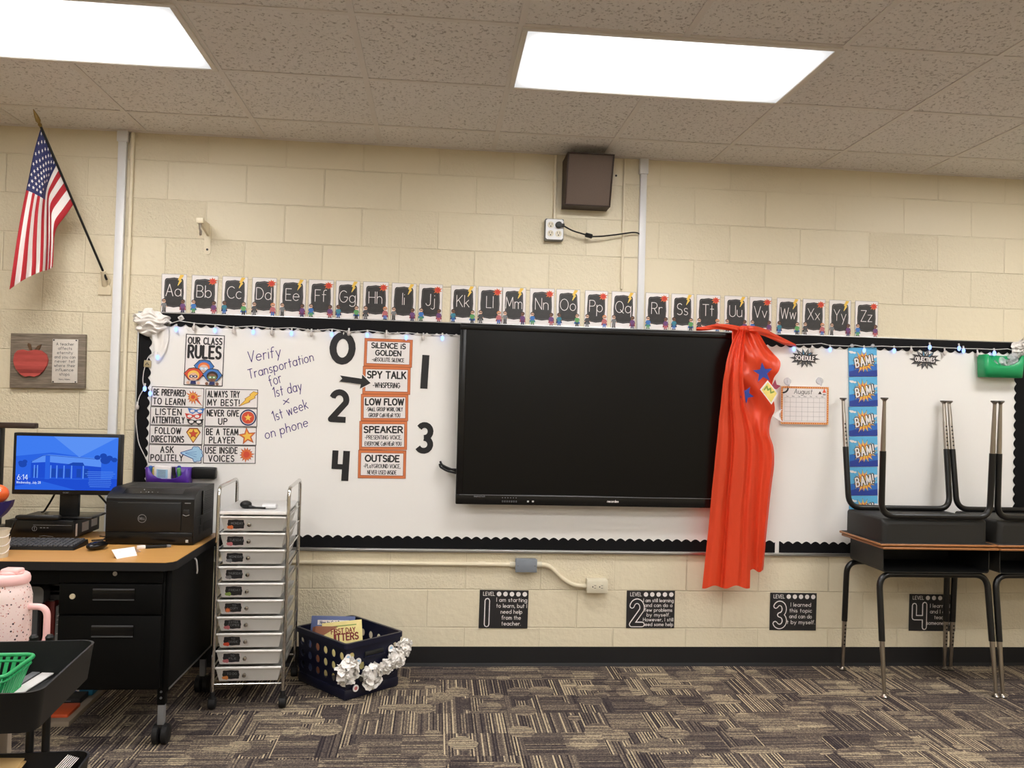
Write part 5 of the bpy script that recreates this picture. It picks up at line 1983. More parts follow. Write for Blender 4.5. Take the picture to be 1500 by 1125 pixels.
# ------------------------------------------------------------------ student desks, stacked top to top
def student_desk(label, dark=0):
    """Open-front desk; origin on the floor under its middle, -Y is the pupil's side."""
    t = thing('student_desk', label, 'desk', group='stacked student desks')
    HT = .7475
    k = MB('desk_plastic')
    k.box((-.303, -.213, HT - .016), (.303, .213, HT - .003), .004)
    k.build('desktop', t)
    k = MB('edge_wood')
    for lo, hi in (((-.308, -.219, HT - .014), (.308, -.211, HT - .002)), ((-.308, .211, HT - .014), (.308, .219, HT - .002)),
                   ((-.308, -.211, HT - .014), (-.300, .211, HT - .002)), ((.300, -.211, HT - .014), (.308, .211, HT - .002))):
        k.box(lo, hi, .004, 3)
    k.build('wood_edge', t)
    # moulded book box, open towards the pupil
    zb, zt = HT - .137, HT - .016
    def sect(y, inset, r):
        return [(x, y, z) for x, z in rounded(-.285 + inset, zb + inset, .285 - inset, zt + r, r)]
    k = MB('desk_plastic')
    n = 24
    prof = [(-.175, 0.0), (-.170, 0.0), (.165, .002), (.178, .012), (.182, .03)]
    rings = []
    for y, ins in prof:
        z0, z1, xw = zb + ins, zt, .285 - ins
        P = []
        for i in range(7):
            q = PI + PI / 2 * i / 6
            P.append((-xw + .016 + .016 * math.cos(q), y, z0 + .016 + .016 * math.sin(q)))
        for i in range(7):
            q = 1.5 * PI + PI / 2 * i / 6
            P.append((xw - .016 + .016 * math.cos(q), y, z0 + .016 + .016 * math.sin(q)))
        P = [(-xw, y, z1)] + P + [(xw, y, z1)]
        rings.append(P)
    k.grid(rings)
    k.add(rings[-1], [list(range(len(rings[-1])))])
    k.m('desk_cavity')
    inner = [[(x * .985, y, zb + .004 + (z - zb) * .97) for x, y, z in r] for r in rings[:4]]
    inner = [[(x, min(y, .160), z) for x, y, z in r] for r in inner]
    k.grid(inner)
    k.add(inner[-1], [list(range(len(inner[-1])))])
    k.m('desk_plastic')
    k.grid([rings[0], inner[0]])
    k.build('book_box', t, smooth=45)
    # two tube frames, each one bar bent into two legs; front pair splayed towards the pupil
    for nm, y0, yf in (('front', -.150, -.230), ('rear', .185, .205)):
        zt2 = zb - .013
        def pt(x, z):
            f = (zt2 - z) / zt2
            return (x, y0 + (yf - y0) * max(0, f), z)
        top = bend([pt(-.293, .27), pt(-.290, zt2), pt(.290, zt2), pt(.293, .27)], .07, 8)
        MB('leg_black').tube(top, .0155, 14).build('leg_frame', t)
        for sx in (-1, 1):
            leg = MB('dull_chrome')
            leg.tube([pt(sx * .293, .30), pt(sx * .2932, .235), pt(sx * .294, .12), pt(sx * .2945, .035), pt(sx * .2945, .018)], [.0125, .0125, .0105, .0085, .0085], 14)
            o = leg.build('leg', t)
            hs = MB('print_black')
            a = Vector(pt(sx * .292, .26))
            d = (Vector(pt(sx * .295, .12)) - a).normalized()
            sg = -1 if nm == 'rear' else 1
            for i in range(6):
                p = a + d * (.012 + .021 * i)
                hs.cyl(p + Vector((0, sg * (.0130 - .0003 * i), 0)), p + Vector((0, sg * .005, 0)), .0048, n=10)
            hs.build('adjustment_holes', o)
            g = MB('dull_chrome')
            p = pt(sx * .2945, .018)
            g.lathe([(.001, 0.0), (.017, .001), (.0195, .004), (.012, .010), (.006, .020)], 16, (p[0], p[1], .0015))
            g.m('print_black').lathe([(.001, 0), (.018, 0), (.0195, .003), (.001, .004)], 16, (p[0], p[1], 0))
            g.build('foot_glide', t)
    return t


DX, DY = 2.337, -.285
low = student_desk('black student desk standing upright at the bottom of the fully seen stack')
low.location = (DX, DY, 0)
low2 = dup(low, 'black student desk standing upright at bottom of the stack cut by photo edge')
low2.location = (DX + .622, DY - .005, 0)
k = None
for o, dx, lab in ((low, 0, 'black student desk turned upside down on top of the fully seen stack'), (low, .621, 'black student desk turned upside down on the stack cut by photo edge')):
    u = dup(o, lab)
    u.location = (DX + dx - .012, DY + .002, .7475 * 2)
    u.rotation_euler = (PI, 0, 0)

# ------------------------------------------------------------------ teacher's desk
TX0, TX1, TY0, TY1, TZ = -2.95, -1.245, -1.075, -.325, .745
t = thing('teacher_desk', 'black steel teacher desk with oak coloured top and casters', 'desk', (TX1 - .8, -.7, 0))
O3 = Vector(t.location)
TR = Matrix.Translation(-O3)


def T(mname):
    k = MB(mname)
    k.M = TR.copy()
    return k


c = .035
out = [(TX0, TY0), (TX1 - c, TY0), (TX1 - .010, TY0 + c * .55), (TX1, TY0 + c * 1.3), (TX1, TY1), (TX0, TY1)]
ins = [(TX0, TY0 + .004), (TX1 - c - .001, TY0 + .004), (TX1 - .013, TY0 + c * .55 + .003), (TX1 - .004, TY0 + c * 1.3), (TX1 - .004, TY1 + .004), (TX0, TY1 + .004)]
T('oak_laminate').slab(ins, TZ - .004, TZ).build('desktop', t, smooth=0)
T('black_rubber').slab(out, TZ - .034, TZ - .0015).build('edge_band', t)
T('black_steel').box((TX1 - .045, TY0 + .055, .215), (TX1 - .022, TY1 - .05, TZ - .034), .003).build('side_panel', t)
T('black_steel').box((TX0 + .03, TY1 - .06, .25), (TX1 - .045, TY1 - .04, TZ - .034), .002).build('modesty_panel', t)
T('black_steel').box((TX0 + .03, TY0 + .05, TZ - .10), (-1.70, TY0 + .07, TZ - .034), .002).build('apron', t)
T('aluminium').tube([(TX1 - .0215, TY0 + .06, .226), (TX1 - .0215, TY1 - .055, .216)], .004, 6).build('panel_strip', t)
T('wire_white').tube(bend([(TX1 - .021, -.72, .70), (TX1 - .010, -.72, .69), (TX1 - .010, -.70, .64), (TX1 - .014, -.69, .625)], .01), .004, 6).build('side_hook', t)
# drawer pedestal
PX0, PX1 = -1.700, TX1 - .046
T('black_steel').box((PX0, TY0 + .05, .225), (PX1, TY0 + .60, TZ - .036), .003).build('pedestal', t)
T('black_steel').box((PX0 + .004, TY0 + .034, .655), (PX1 - .004, TY0 + .052, TZ - .040), .003).build('drawer_rail', t)


def drawer(z0, z1, hz):
    d = T('black_steel').box((PX0 + .006, TY0 + .030, z0), (PX1 - .006, TY0 + .052, z1), .004).build('drawer', t)
    cx = -1.482
    h = T('black_gloss')
    h.box((cx - .082, TY0 + .0255, hz - .024), (cx + .082, TY0 + .031, hz + .022), .002)
    h.build('handle', d)
    h = T('dark_grey')
    h.box((cx - .080, TY0 + .021, hz + .016), (cx + .080, TY0 + .029, hz + .022), .002)
    h.box((cx - .080, TY0 + .022, hz - .025), (cx + .080, TY0 + .029, hz - .020), .002)
    h.build('handle_lip', d)


drawer(.532, .652, .613)
drawer(.235, .526, .467)
T('chrome').cyl((-1.482, TY0 + .032, .693), (-1.482, TY0 + .040, .693), .009, .009, 16).build('lock', t)
T('bone_plastic').cyl((-1.640, TY0 + .024, .603), (-1.640, TY0 + .034, .603), .0105, .0105, 18).build('lock', t)
# legs with chrome inserts and twin wheel casters
for x, y in ((TX1 - .050, TY0 + .075), (TX1 - .050, TY1 - .075), (TX0 + .06, TY0 + .075), (TX0 + .06, TY1 - .075)):
    l = T('black_steel').box((x - .016, y - .016, .16), (x + .016, y + .016, TZ - .034), .003).build('leg', t)
    T('mid_grey').box((x - .013, y - .013, .08), (x + .013, y + .013, .165), .002).build('leg_insert', l)
    r = T('steel_box')
    for z in (.19, .215):
        r.cyl((x, y - .019, z), (x, y - .014, z), .005, n=8)
    r.build('bolt', l)
    w = T('black_rubber')
    w.tube([(x - .030, y + .004, .040), (x - .027, y + .004, .040), (x - .008, y + .004, .040), (x - .005, y + .004, .040)], [.035, .040, .040, .034], 24)
    w.tube([(x + .005, y + .004, .040), (x + .008, y + .004, .040), (x + .027, y + .004, .040), (x + .030, y + .004, .040)], [.034, .040, .040, .035], 24)
    w.box((x - .012, y - .012, .035), (x + .012, y + .014, .085), .004)
    w.build('caster', l)

# things in the knee space: an open rack with binders and files
RX0, RX1, RY0, RY1 = -2.50, -1.745, -.80, -.47
t = thing('file_rack', 'black file rack in the dark knee space of the teacher desk', 'rack', (-2.1, -.63, 0))
k = MB('black_steel')
k.M = Matrix.Translation((2.1, .63, 0))
for x, y in ((RX0, RY0), (RX1 - .31, RY0), (RX0, RY1), (RX1 - .31, RY1)):
    k.box((x - .01, y - .01, 0), (x + .01, y + .01, .33), .002)
k.box((RX0 - .01, RY0 - .01, .318), (RX1 + .01, RY1 + .01, .334), .003)
k.box((RX0 - .01, RY0 - .01, .10), (RX1 - .30, RY1 + .01, .112), .003)
k.build('frame', t)


def binder(x0, x1, h, m, label, name='binder', d=.25):
    o = thing(name, label, 'binder', ((x0 + x1) / 2, -.66, .335), group='binders in the knee space')
    w = (x1 - x0) / 2
    MB(m).box((-w, -d / 2, 0), (w, d / 2, h), .004).build('cover', o)
    p = MB('paper_white').box((-w * .7, -d / 2 + .006, h - .004), (w * .7, d / 2 - .006, h + .001)).build('pages', o)
    return o


b1 = binder(-1.815, -1.768, .165, 'mid_grey', 'grey spined binder with white label lines under the desk')
k = MB('paper_white')
k.M = Matrix.Translation((0, -.1255, 0))
for i, z in enumerate((.125, .108, .088, .05)):
    k.line([(-.016, z - .002), (.014, z + .003)], .002, 0)
k.build('label_lines', b1, flat=True)
binder(-1.862, -1.818, .185, 'dark_red', 'dark red binder between the grey and black binders')
binder(-1.915, -1.866, .18, 'black_plastic', 'black binder beside the dark red binder')
binder(-1.950, -1.920, .18, 'mid_grey', 'slim grey binder behind the pink tumbler')
t = thing('letter_tray', 'dark grey slatted letter tray stack above the binders', 'tray', (-1.86, -.64, .522))
k = MB('dark_grey')
for z in (0, .034, .06, .078):
    k.box((-.12, -.13, z), (.095, .13, z + (.022 if z == 0 else .007)), .002)
k.box((-.12, -.13, 0), (-.112, .13, .085), .002)
k.build('tray', t)
t = thing('grey_case', 'rounded grey case standing in front of the letter tray', 'case', (-1.935, -.835, .30))
MB('mid_grey').prism(rounded(-.115, .222, .105, .300, .024), -.03, .03).build('body', t)
MB('dark_grey').box((-.09, -.02, -.3), (.08, .02, .223), .004).build('stand', t)

# books on a board under the desk
t = thing('wooden_board', 'taupe board lying on the carpet under the teacher desk', 'board', (-1.86, -.62, 0), (0, 0, .03))
MB('taupe_board').box((-.16, -.20, 0), (.125, .26, .022), .002).build('board', t)


def floor_book(x, y, m, label, rz, w=.13, d=.11, h=.028, deco=None):
    o = thing('boxed_book', label, 'book', (x, y, .0225), (0, 0, rz), group='books under the teacher desk')
    MB(m).box((-w / 2, -d / 2, 0), (w / 2, d / 2, h), .002).build('cover', o)
    k = MB('paper_white')
    k.M = Matrix.Translation((0, -d / 2 - .0004, 0))
    if deco:
        deco(k)
        k.build('print', o, flat=True)


def deco_blue(k):
    k.rect(.005, .003, .032, .027, 0)
    k.m('deep_blue').disc(.018, .015, .008, None, 1)
    k.m('paper_white').text('ocs', -.025, .008, .014, .003, 0)


def deco_line(k):
    k.m('mid_grey').rect(-.04, .013, -.008, .0155, 0)
    k.rect(.006, .013, .042, .0155, 0)


floor_book(-1.850, -.445, 'cover_blue', 'blue covered book at the back of the board under the desk', .03, .18, .12, .030, deco_blue)
floor_book(-1.850, -.565, 'print_black', 'black covered book in the middle of the board under the desk', .03, .16, .10, .024, deco_line)
floor_book(-1.815, -.705, 'cover_orange', 'orange covered book at the front of the board under the desk', .03, .12, .14, .014)

# ------------------------------------------------------------------ on the teacher's desk
t = thing('desktop_computer', 'flat black desktop computer case under the monitor', 'computer', (-1.985, -.43, TZ))
MB('black_plastic').box((-.148, -.14, .004), (.142, .16, .087), .004).build('case', t)
fp = MB('black_gloss').box((-.150, -.147, .004), (.144, -.139, .088), .003).build('front_panel', t)
k = MB('mid_grey')
k.M = Matrix.Translation((0, -.1475, 0))
k.line(arc(-.022, .050, .010, .010, 0, 360, 16), .0016, 0)
k.line([(-.022, .044), (-.022, .056)], .0016, 0)
k.rect(-.028, .0655, .138, .067, 0)
for i in range(3):
    k.rect(.002 + i * .014, .053, .010 + i * .014, .056, 0)
k.line([(.0, .016), (.02, .019), (.06, .015)], .0012, 0)
k.build('front_marks', fp, flat=True)
k = MB('paper_white')
k.M = Matrix.Translation((.1426, 0, 0)) @ Matrix.Rotation(PI / 2, 4, 'Z')
k.rect(-.115, .012, -.095, .068, 0)
k.m('tray_grey').rect(-.045, .022, .03, .064, 0)
k.rect(.06, .03, .13, .072, 0)
k.build('case_stickers', t, flat=True)
k = MB('black_rubber')
for x in (-.12, .115):
    for y in (-.11, .13):
        k.cyl((x, y, 0), (x, y, .005), .012, n=10)
k.build('foot_pad', t)

MX, MY, MZ = -1.905, -.43, TZ + .0885
t = thing('monitor', 'black flat monitor with lit blue lock screen on the computer case', 'monitor', (MX, MY, MZ), (0, 0, .02))
O3 = Vector(t.location)
mw, mz0, mz1 = .236, .108, .389
bz = MB('black_plastic')
bz.box((-mw, -.085, mz0), (mw, -.045, mz1), .004)
bz.box((-.12, -.05, mz0 + .05), (.12, -.02, mz1 - .06), .01)
shell = bz.build('housing', t)
k = MB('screen_mid')
k.M = Matrix.Translation((0, -.0855, 0))
sx0, sx1, sz0, sz1 = -mw + .014, mw - .014, mz0 + .022, mz1 - .014
SW, SH = sx1 - sx0, sz1 - sz0
S = lambda pts: [(sx0 + a * SW, sz0 + b * SH) for a, b in pts]
k.rect(sx0, sz0, sx1, sz1, 0)
k.m('screen_top').face(S([(0, .62), (.35, .70), (1, .55), (1, 1), (0, 1)]), 1)
k.m('screen_pale').face(S([(.36, 1), (.62, .62), (.80, .80), (1, 1)]), 2)
k.m('screen_top').face(S([(.70, .70), (.98, .99), (1, .9), (1, .56)]), 3)
k.m('screen_low').face(S([(0, 0), (1, 0), (1, .22), (.6, .20), (.12, .22), (0, .26)]), 1)
k.m('screen_mid').face(S([(.0, .06), (.26, .16), (.5, .05), (.6, .0), (.0, .0)]), 2)
# the school building in the picture
k.m('screen_pale').face(S([(.16, .54), (.26, .64), (.32, .66), (.84, .60), (.84, .44), (.30, .46), (.16, .48)]), 4)
k.m('screen_dark').line(S([(.15, .52), (.26, .635), (.31, .645), (.84, .585)]), .002, 5)
k.m('screen_low').face(S([(.15, .22), (.15, .50), (.31, .52), (.84, .44), (.84, .22)]), 4)
k.m('screen_mid').face(S([(.29, .20), (.29, .64), (.335, .64), (.335, .20)]), 6)
k.m('screen_dark')
for a in (.17, .35, .42, .49, .60, .67):
    k.face(S([(a, .24), (a, .40), (a + .045, .40), (a + .045, .24)]), 6)
k.face(S([(.50, .47), (.56, .52), (.66, .52), (.68, .45)]), 6)
k.m('screen_pale')
for a in (.18, .21, .34, .40, .47, .545, .66):
    k.face(S([(a, .22), (a, .46), (a + .012, .46), (a + .012, .22)]), 7)
k.m('screen_dark')
for a, b, r in ((.80, .62, .03), (.86, .65, .035), (.92, .61, .035), (.97, .58, .03), (.88, .57, .05), (.05, .50, .025), (.09, .52, .025), (.07, .47, .04)):
    k.disc(sx0 + a * SW, sz0 + b * SH, r * SW, r * SW * .8, 5, 14)
k.m('screen_text').text('6:14', sx0 + .075 * SW, sz0 + .185 * SH, .023, .0026, 9, fit=.100 * SW)
k.text('Wednesday, July 28', sx0 + .135 * SW, sz0 + .115 * SH, .0105, .0013, 9, fit=.235 * SW)
for i in range(9):
    w = (.26, .30, .26, .24, .22, .22, .23, .22, .20)[i]
    k.m('screen_pale').rect(sx0 + (.835 - w / 2) * SW, sz0 + (.345 - i * .0345) * SH, sx0 + (.835 + w / 2) * SW, sz0 + (.354 - i * .0345) * SH, 9)
k.m('mid_grey').text('acer', 0, mz0 + .008, .008, .0012, 0, fit=.026)
k.build('display_panel', shell, flat=True)
MB('black_plastic').box((-.042, -.050, .008), (.042, -.020, mz0 + .08), .006).build('stand_neck', t)
MB('black_gloss').box((-.125, -.115, .0), (.130, .06, .012), .006).build('stand_base', t)

t = thing('monitor_cable', 'black cables hanging behind the monitor beside its neck', 'cable', (MX, MY, MZ))
k = MB('black_plastic')
k.tube(bend([(-.06, .01, .16), (-.115, .03, .06), (-.15, .05, .012), (-.17, .07, .006)], .05), .0045, 8)
k.tube(bend([(.05, .01, .16), (.12, .03, .08), (.145, .05, .04), (.14, .07, .006)], .04), .0045, 8)
k.build('cable', t)
t = thing('sound_bar', 'slim black bar lying on the computer case in front of monitor', 'sound bar', (-2.00, -.555, TZ + .0885))
MB('black_plastic').box((-.095, -.022, 0), (.095, .018, .020), .008, 3).build('body', t)
k = MB('mid_grey')
for i in range(9):
    k.box((-.01 + i * .009, -.018, .0195), (-.004 + i * .009, -.008, .0206), .0005)
k.build('buttons', t)

# camera arm behind the monitor
t = thing('document_camera', 'black document camera standing behind the monitor edge', 'document camera', (-2.290, -.40, TZ))
MB('black_plastic').box((-.07, -.06, 0), (.05, .09, .03), .008).build('base', t)
MB('black_plastic').box((-.02, -.02, .03), (.045, .03, .50), .012).build('column', t)
k = MB('brown_wood').box((.03, -.03, .492), (.200, .012, .518), .006).build('camera_head', t)
MB('white_metal').box((.03, -.031, .494), (.040, .013, .516), .002).build('ring', k)
k = MB('mid_grey')
for i in range(3):
    k.box((.02, -.0215, .26 + i * .022), (.034, -.018, .268 + i * .022), .001)
k.build('buttons', t)

# keyboard and mouse
t = thing('keyboard', 'black computer keyboard on the oak desktop before the computer', 'keyboard', (-1.955, -.755, TZ), (0, 0, .0))
MB('black_plastic').add([(-.225, -.075, .0), (.225, -.075, 0), (.225, .075, 0), (-.225, .075, 0), (-.222, -.072, .012), (.222, -.072, .012), (.222, .072, .024), (-.222, .072, .024)],
                        [(0, 3, 2, 1), (4, 5, 6, 7), (0, 1, 5, 4), (1, 2, 6, 5), (2, 3, 7, 6), (3, 0, 4, 7)])
k = MB('black_plastic')
k.add([(-.225, -.075, .0), (.225, -.075, 0), (.225, .075, 0), (-.225, .075, 0), (-.222, -.072, .012), (.222, -.072, .012), (.222, .072, .024), (-.222, .072, .024)],
      [(0, 3, 2, 1), (4, 5, 6, 7), (0, 1, 5, 4), (1, 2, 6, 5), (2, 3, 7, 6), (3, 0, 4, 7)])
k.build('base', t, smooth=0)
k = MB('dark_grey')
for r in range(6):
    for c_ in range(21):
        x, y = -.205 + c_ * .0205, -.056 + r * .0225
        z = .012 + (y + .072) / .144 * .012
        k.box((x - .0085, y - .0088, z - .002), (x + .0085, y + .0088, z + .007), .0018, 1)
k.build('keys', t)
t = thing('mouse', 'black computer mouse on the oak desktop beside the keyboard', 'mouse', (-1.648, -.800, TZ), (0, 0, -.35))
MB('black_gloss').ball((0, 0, .0), .034, .90, 1.6, .55, 24, 14).build('body', t)
MB('dark_grey').box((-.003, -.034, .010), (.003, -.018, .0175), .002).build('scroll_wheel', t)
bpy.data.objects['mouse'].location.z += .0175
t = thing('mouse_cable', 'thin black cables curling on the desktop between mouse and printer', 'cable', (-1.66, -.72, TZ))
k = MB('black_plastic')
k.tube(bend([(.0, -.028, .006), (-.03, .05, .004), (-.01, .10, .03), (-.03, .18, .05), (-.06, .22, .004), (-.10, .24, .004)], .05), .003, 6)
k.tube(bend([(-.09, .12, .004), (-.02, .16, .004), (.0, .22, .02), (-.05, .26, .012)], .05), .003, 6)
k.build('cable', t)
F1, F2 = at(171, 819, -1.009), at(201, 813, -.930)
F1.z = F2.z = TZ + .0006
R1, R2 = at(163.5, 805.5, -.975), at(196.5, 801, -.900)
t = thing('paper_tent', 'folded white paper tent standing on the desktop before the printer', 'paper', F1)
back = Vector((.012, .055, 0))
B1, B2 = R1 + back, R2 + back
B1.z = B2.z = TZ + .0006
k = MB('paper_white')
k.grid([[p - F1 for p in (F1, F2)], [p - F1 for p in (R1, R2)], [p - F1 for p in (B1, B2)]])
sh = k.build('sheet', t, smooth=0, solid=.0008)
k = MB('mid_grey')
for i in range(3):
    a, b = F1.lerp(R1, .35 + .15 * i), F2.lerp(R2, .35 + .15 * i)
    k.tube([a.lerp(b, .2) - F1 + Vector((0, -.0008, .0004)), a.lerp(b, .75) - F1 + Vector((0, -.0008, .0004))], .0006, 4)
k.build('note_lines', sh)
t = thing('usb_stick', 'black and white adapter cable lying before the printer', 'adapter', (-1.43, -.755, TZ), (0, 0, .35))
MB('black_plastic').box((-.05, -.008, .0), (.055, .008, .014), .004).build('body', t)
MB('paper_white').box((-.065, -.010, .0), (-.030, .010, .015), .004).build('cap', t)
MB('mid_grey').box((.055, -.006, .002), (.072, .006, .012), .001).build('connector', t)

# printer
t = thing('printer', 'black laser printer on the corner of the oak desktop', 'printer', (-1.47, -.52, TZ), (0, 0, -.012))
w, d0, d1, H = .190, -.165, .150, .247
k = MB('black_plastic')
sec = [(d0 + .012, .004), (d0 + .004, .055), (d0 + .003, .165), (d0 + .004, .205), (d0 + .022, .222), (d0 + .075, .243), (d0 + .11, H), (d1, H), (d1, .004)]
secs = [[(x, y, z) for y, z in sec] for x in (-w, w)]
k.add(secs[0] + secs[1], [list(range(8, -1, -1)), list(range(9, 18))] + [[i, (i + 1) % 9, (i + 1) % 9 + 9, i + 9] for i in range(9)])
k.build('body', t, smooth=25)
k = MB('black_gloss')
k.box((-w + .002, d0 - .001, .010), (w - .004, d0 + .012, .058), .004)
k.build('paper_tray', t)
k = MB('black_plastic').box((-w + .004, d0 - .002, .062), (w - .055, d0 + .010, .192), .004)
door = k.build('front_door', t)
k = MB('mid_grey')
k.M = Matrix.Translation((0, d0 - .0028, 0))
k.line(arc(-.032, .118, .0175, .0175, 0, 360, 24), .0024, 0, joint=False)
k.text('DELL', -.032, .1135, .0085, .0017, 0, fit=.025)
k.build('logo', door, flat=True)
MB('dark_grey').box((-w + .052, d0 - .003, .186), (w - .058, d0 + .001, .188), .0005).build('door_line', door)
k = MB('desk_cavity')
k.box((w - .046, d0 - .001, .135), (w - .020, d0 + .004, .160), .004)
k.build('latch_recess', t)
MB('mid_grey').tube([(w - .047, d0 - .002, .137), (w - .033, d0 - .004, .132), (w - .019, d0 - .002, .137)], .0016, 6).build('latch', t)
MB('mid_grey').box((w - .042, d0 + .001, .186), (w - .016, d0 + .0045, .190), .001).build('model_plate', t)
MB('tray_grey').box((w - .032, d0 - .002, .014), (w - .020, d0 + .0, .026), .001).build('tray_mark', t)
k = MB('desk_cavity')
k.box((-w + .05, d0 + .12, H - .002), (w - .06, d1 - .06, H + .0006))
k.build('output_slot', t)
k = MB('black_gloss')
k.add([(-w + .06, d0 + .026, .2245), (.13, d0 + .026, .2245), (.13, d0 + .072, .2428), (-w + .06, d0 + .072, .2428), (-w + .06, d0 + .028, .219), (.13, d0 + .028, .219), (.13, d0 + .074, .238), (-w + .06, d0 + .074, .238)],
      [(0, 1, 2, 3), (7, 6, 5, 4), (0, 4, 5, 1), (1, 5, 6, 2), (2, 6, 7, 3), (3, 7, 4, 0)])
pan = k.build('control_panel', t, smooth=0)
k = MB('led_white')
for x, f, r in ((-.055, .25, .0022), (-.033, .3, .0018), (-.022, .3, .003), (-.006, .3, .0022), (.018, .3, .0016), (-.048, .75, .003)):
    y, z = d0 + .026 + .046 * f, .2245 + .0183 * f
    k.ball((x, y, z + .0006), r, 1, 1, .5, 8, 4)
k.build('indicator_lights', pan)
# vents on the side
k = MB('desk_cavity')
for i in range(11):
    k.box((w - .002, d0 + .135 + .0, .135 + i * .0085), (w + .0008, d1 - .02, .139 + i * .0085))
for i in range(6):
    k.box((w - .002, d0 + .15, .042 + i * .007), (w + .0008, d1 - .02, .0455 + i * .007))
    k.box((w - .002, d0 + .085, .038 + i * .006), (w + .0008, d0 + .115, .041 + i * .006))
k.build('side_vents', t)
MB('black_gloss').box((w - .002, d0 + .118, .122), (w + .006, d0 + .130, .232), .002).build('side_grip', t)
MB('desk_cavity').box((w - .002, d0 + .105, .078), (w + .0012, d0 + .114, .108)).build('side_slot', t)
MB('dark_grey').box((w - .001, d0 + .03, .120), (w + .0012, d1 - .004, .1215)).build('side_seam', t)

# pencil cup with pen, and the mascot pick standing in it
c = at(-6, 838, -1.0)
t = thing('pencil_cup', 'cream woven cup on the desk corner at the photo edge', 'cup', (c.x, -.99, TZ))
k = MB('cream_cup')
k.lathe([(.001, 0), (.036, 0), (.044, .11), (.046, .112), (.043, .113), (.040, .105), (.034, .004), (.001, .004)], 24)
k.build('body', t)
k = MB('paper_white')
for z in (.03, .06, .095):
    r = .036 + .008 * z / .11 + .001
    k.tube([(r * math.cos(q * PI / 12), r * math.sin(q * PI / 12), z + .012 * math.sin(q * PI / 6)) for q in range(24)], .0018, 6, closed=True)
k.build('cord_trim', t)
CZ = Vector((c.x, -.99, TZ))
t = thing('pen', 'black pen leaning out of the cream cup', 'pen', CZ + Vector((.015, 0, .008)), (0, .33, 0))
MB('black_gloss').cyl((0, 0, 0), (0, 0, .115), .004, n=10).tube([(0, 0, .115), (0, 0, .12), (0, 0, .150), (0, 0, .154)], [.004, .005, .005, .002], 10).build('barrel', t)
t = thing('mascot_pick', 'orange and navy ornament with letter T on a stick in the cup', 'ornament', CZ + Vector((-.012, .004, .008)))
MB('dull_chrome').cyl((0, 0, 0), (0, 0, .20), .003, n=8).build('stick', t)
k = MB('ornament_navy')
k.add([(0, -.02, .14), (.03, -.02, .165), (.052, -.018, .195), (.062, -.012, .222), (.03, -.03, .212), (-.03, -.034, .212), (-.07, -.02, .215), (-.05, -.02, .16),
       (0, .02, .14), (.03, .02, .165), (.052, .018, .195), (.062, .012, .222), (.03, .03, .212), (-.03, .034, .212), (-.07, .02, .215), (-.05, .02, .16)],
      [list(range(8)), list(range(15, 7, -1))] + [[i, i + 8, (i + 1) % 8 + 8, (i + 1) % 8] for i in range(8)])
k.build('brim', t, smooth=30)
orb = MB('ornament_orange').ball((-.005, 0, .245), .040, 1.2, .8, .95, 20, 12).build('ball', t)
k = MB('paper_white')
k.M = Matrix.Translation((.014, -.0345, .228))
k.text('T', 0, 0, .034, .0135, 0)
k.m('ornament_navy').text('T', 0, 0, .034, .0065, 2)
k.build('letter', orb, flat=True)

# ------------------------------------------------------------------ ten drawer rolling cart
t = thing('drawer_cart', 'chrome rolling cart with ten frosted label drawers beside the desk', 'drawer cart', (-1.047, -.40, 0), (0, 0, math.radians(2.6)))
hw, hd = .155, .218
for sx in (-1, 1):
    P = bend([(sx * hw, -hd, .075), (sx * hw, -hd, 1.0), (sx * hw, hd, 1.0), (sx * hw, hd, .075)], .05, 6)
    MB('chrome').tube(P, .0085, 12).build('side_frame', t)
    r = MB('chrome')
    for i in range(11):
        z = .868 - .0755 * i + .012
        r.tube([(sx * hw, -hd, z - .012), (sx * hw, hd, z - .012)], .0035, 6)
    r.build('side_rungs', t)
k = MB('chrome')
for y in (-hd, hd):
    k.cyl((-hw, y, .112), (hw, y, .112), .005, n=10)
    k.cyl((-hw, y, .886), (hw, y, .886), .004, n=10)
k.build('cross_bars', t)
for sx in (-1, 1):
    for sy in (-1, 1):
        c = MB('black_rubber')
        x, y = sx * hw, sy * hd
        c.cyl((x, y, .052), (x, y, .08), .011, n=12)
        c.tube([(x - .016, y + .006, .026), (x - .013, y + .006, .026), (x + .013, y + .006, .026), (x + .016, y + .006, .026)], [.022, .0255, .0255, .022], 18)
        c.box((x - .018, y - .008, .028), (x + .018, y + .014, .056), .006)
        c.build('caster', t)
k = MB('tray_grey')
k.box((-hw + .008, -hd - .004, .882), (hw - .008, hd, .890), .002)
k.build('top_tray', t)
MB('drawer_lip').box((-hw + .008, -hd - .008, .878), (hw - .008, -hd, .893), .003).build('tray_lip', t)
WORDS = ['MONDAY', 'TUESDAY', 'WEDNESDAY', 'THURSDAY', 'FRIDAY', 'TO|COPY', 'EXTRA|COPIES', 'TO|GRADE', 'TO|FILE', 'TO DO']
DECO = ['burst_orange', 'rose_print', 'mid_grey', 'print_grey', 'lime_print', 'burst_orange', 'rose_print', 'burst_red', 'rose_print', 'hair_orange']
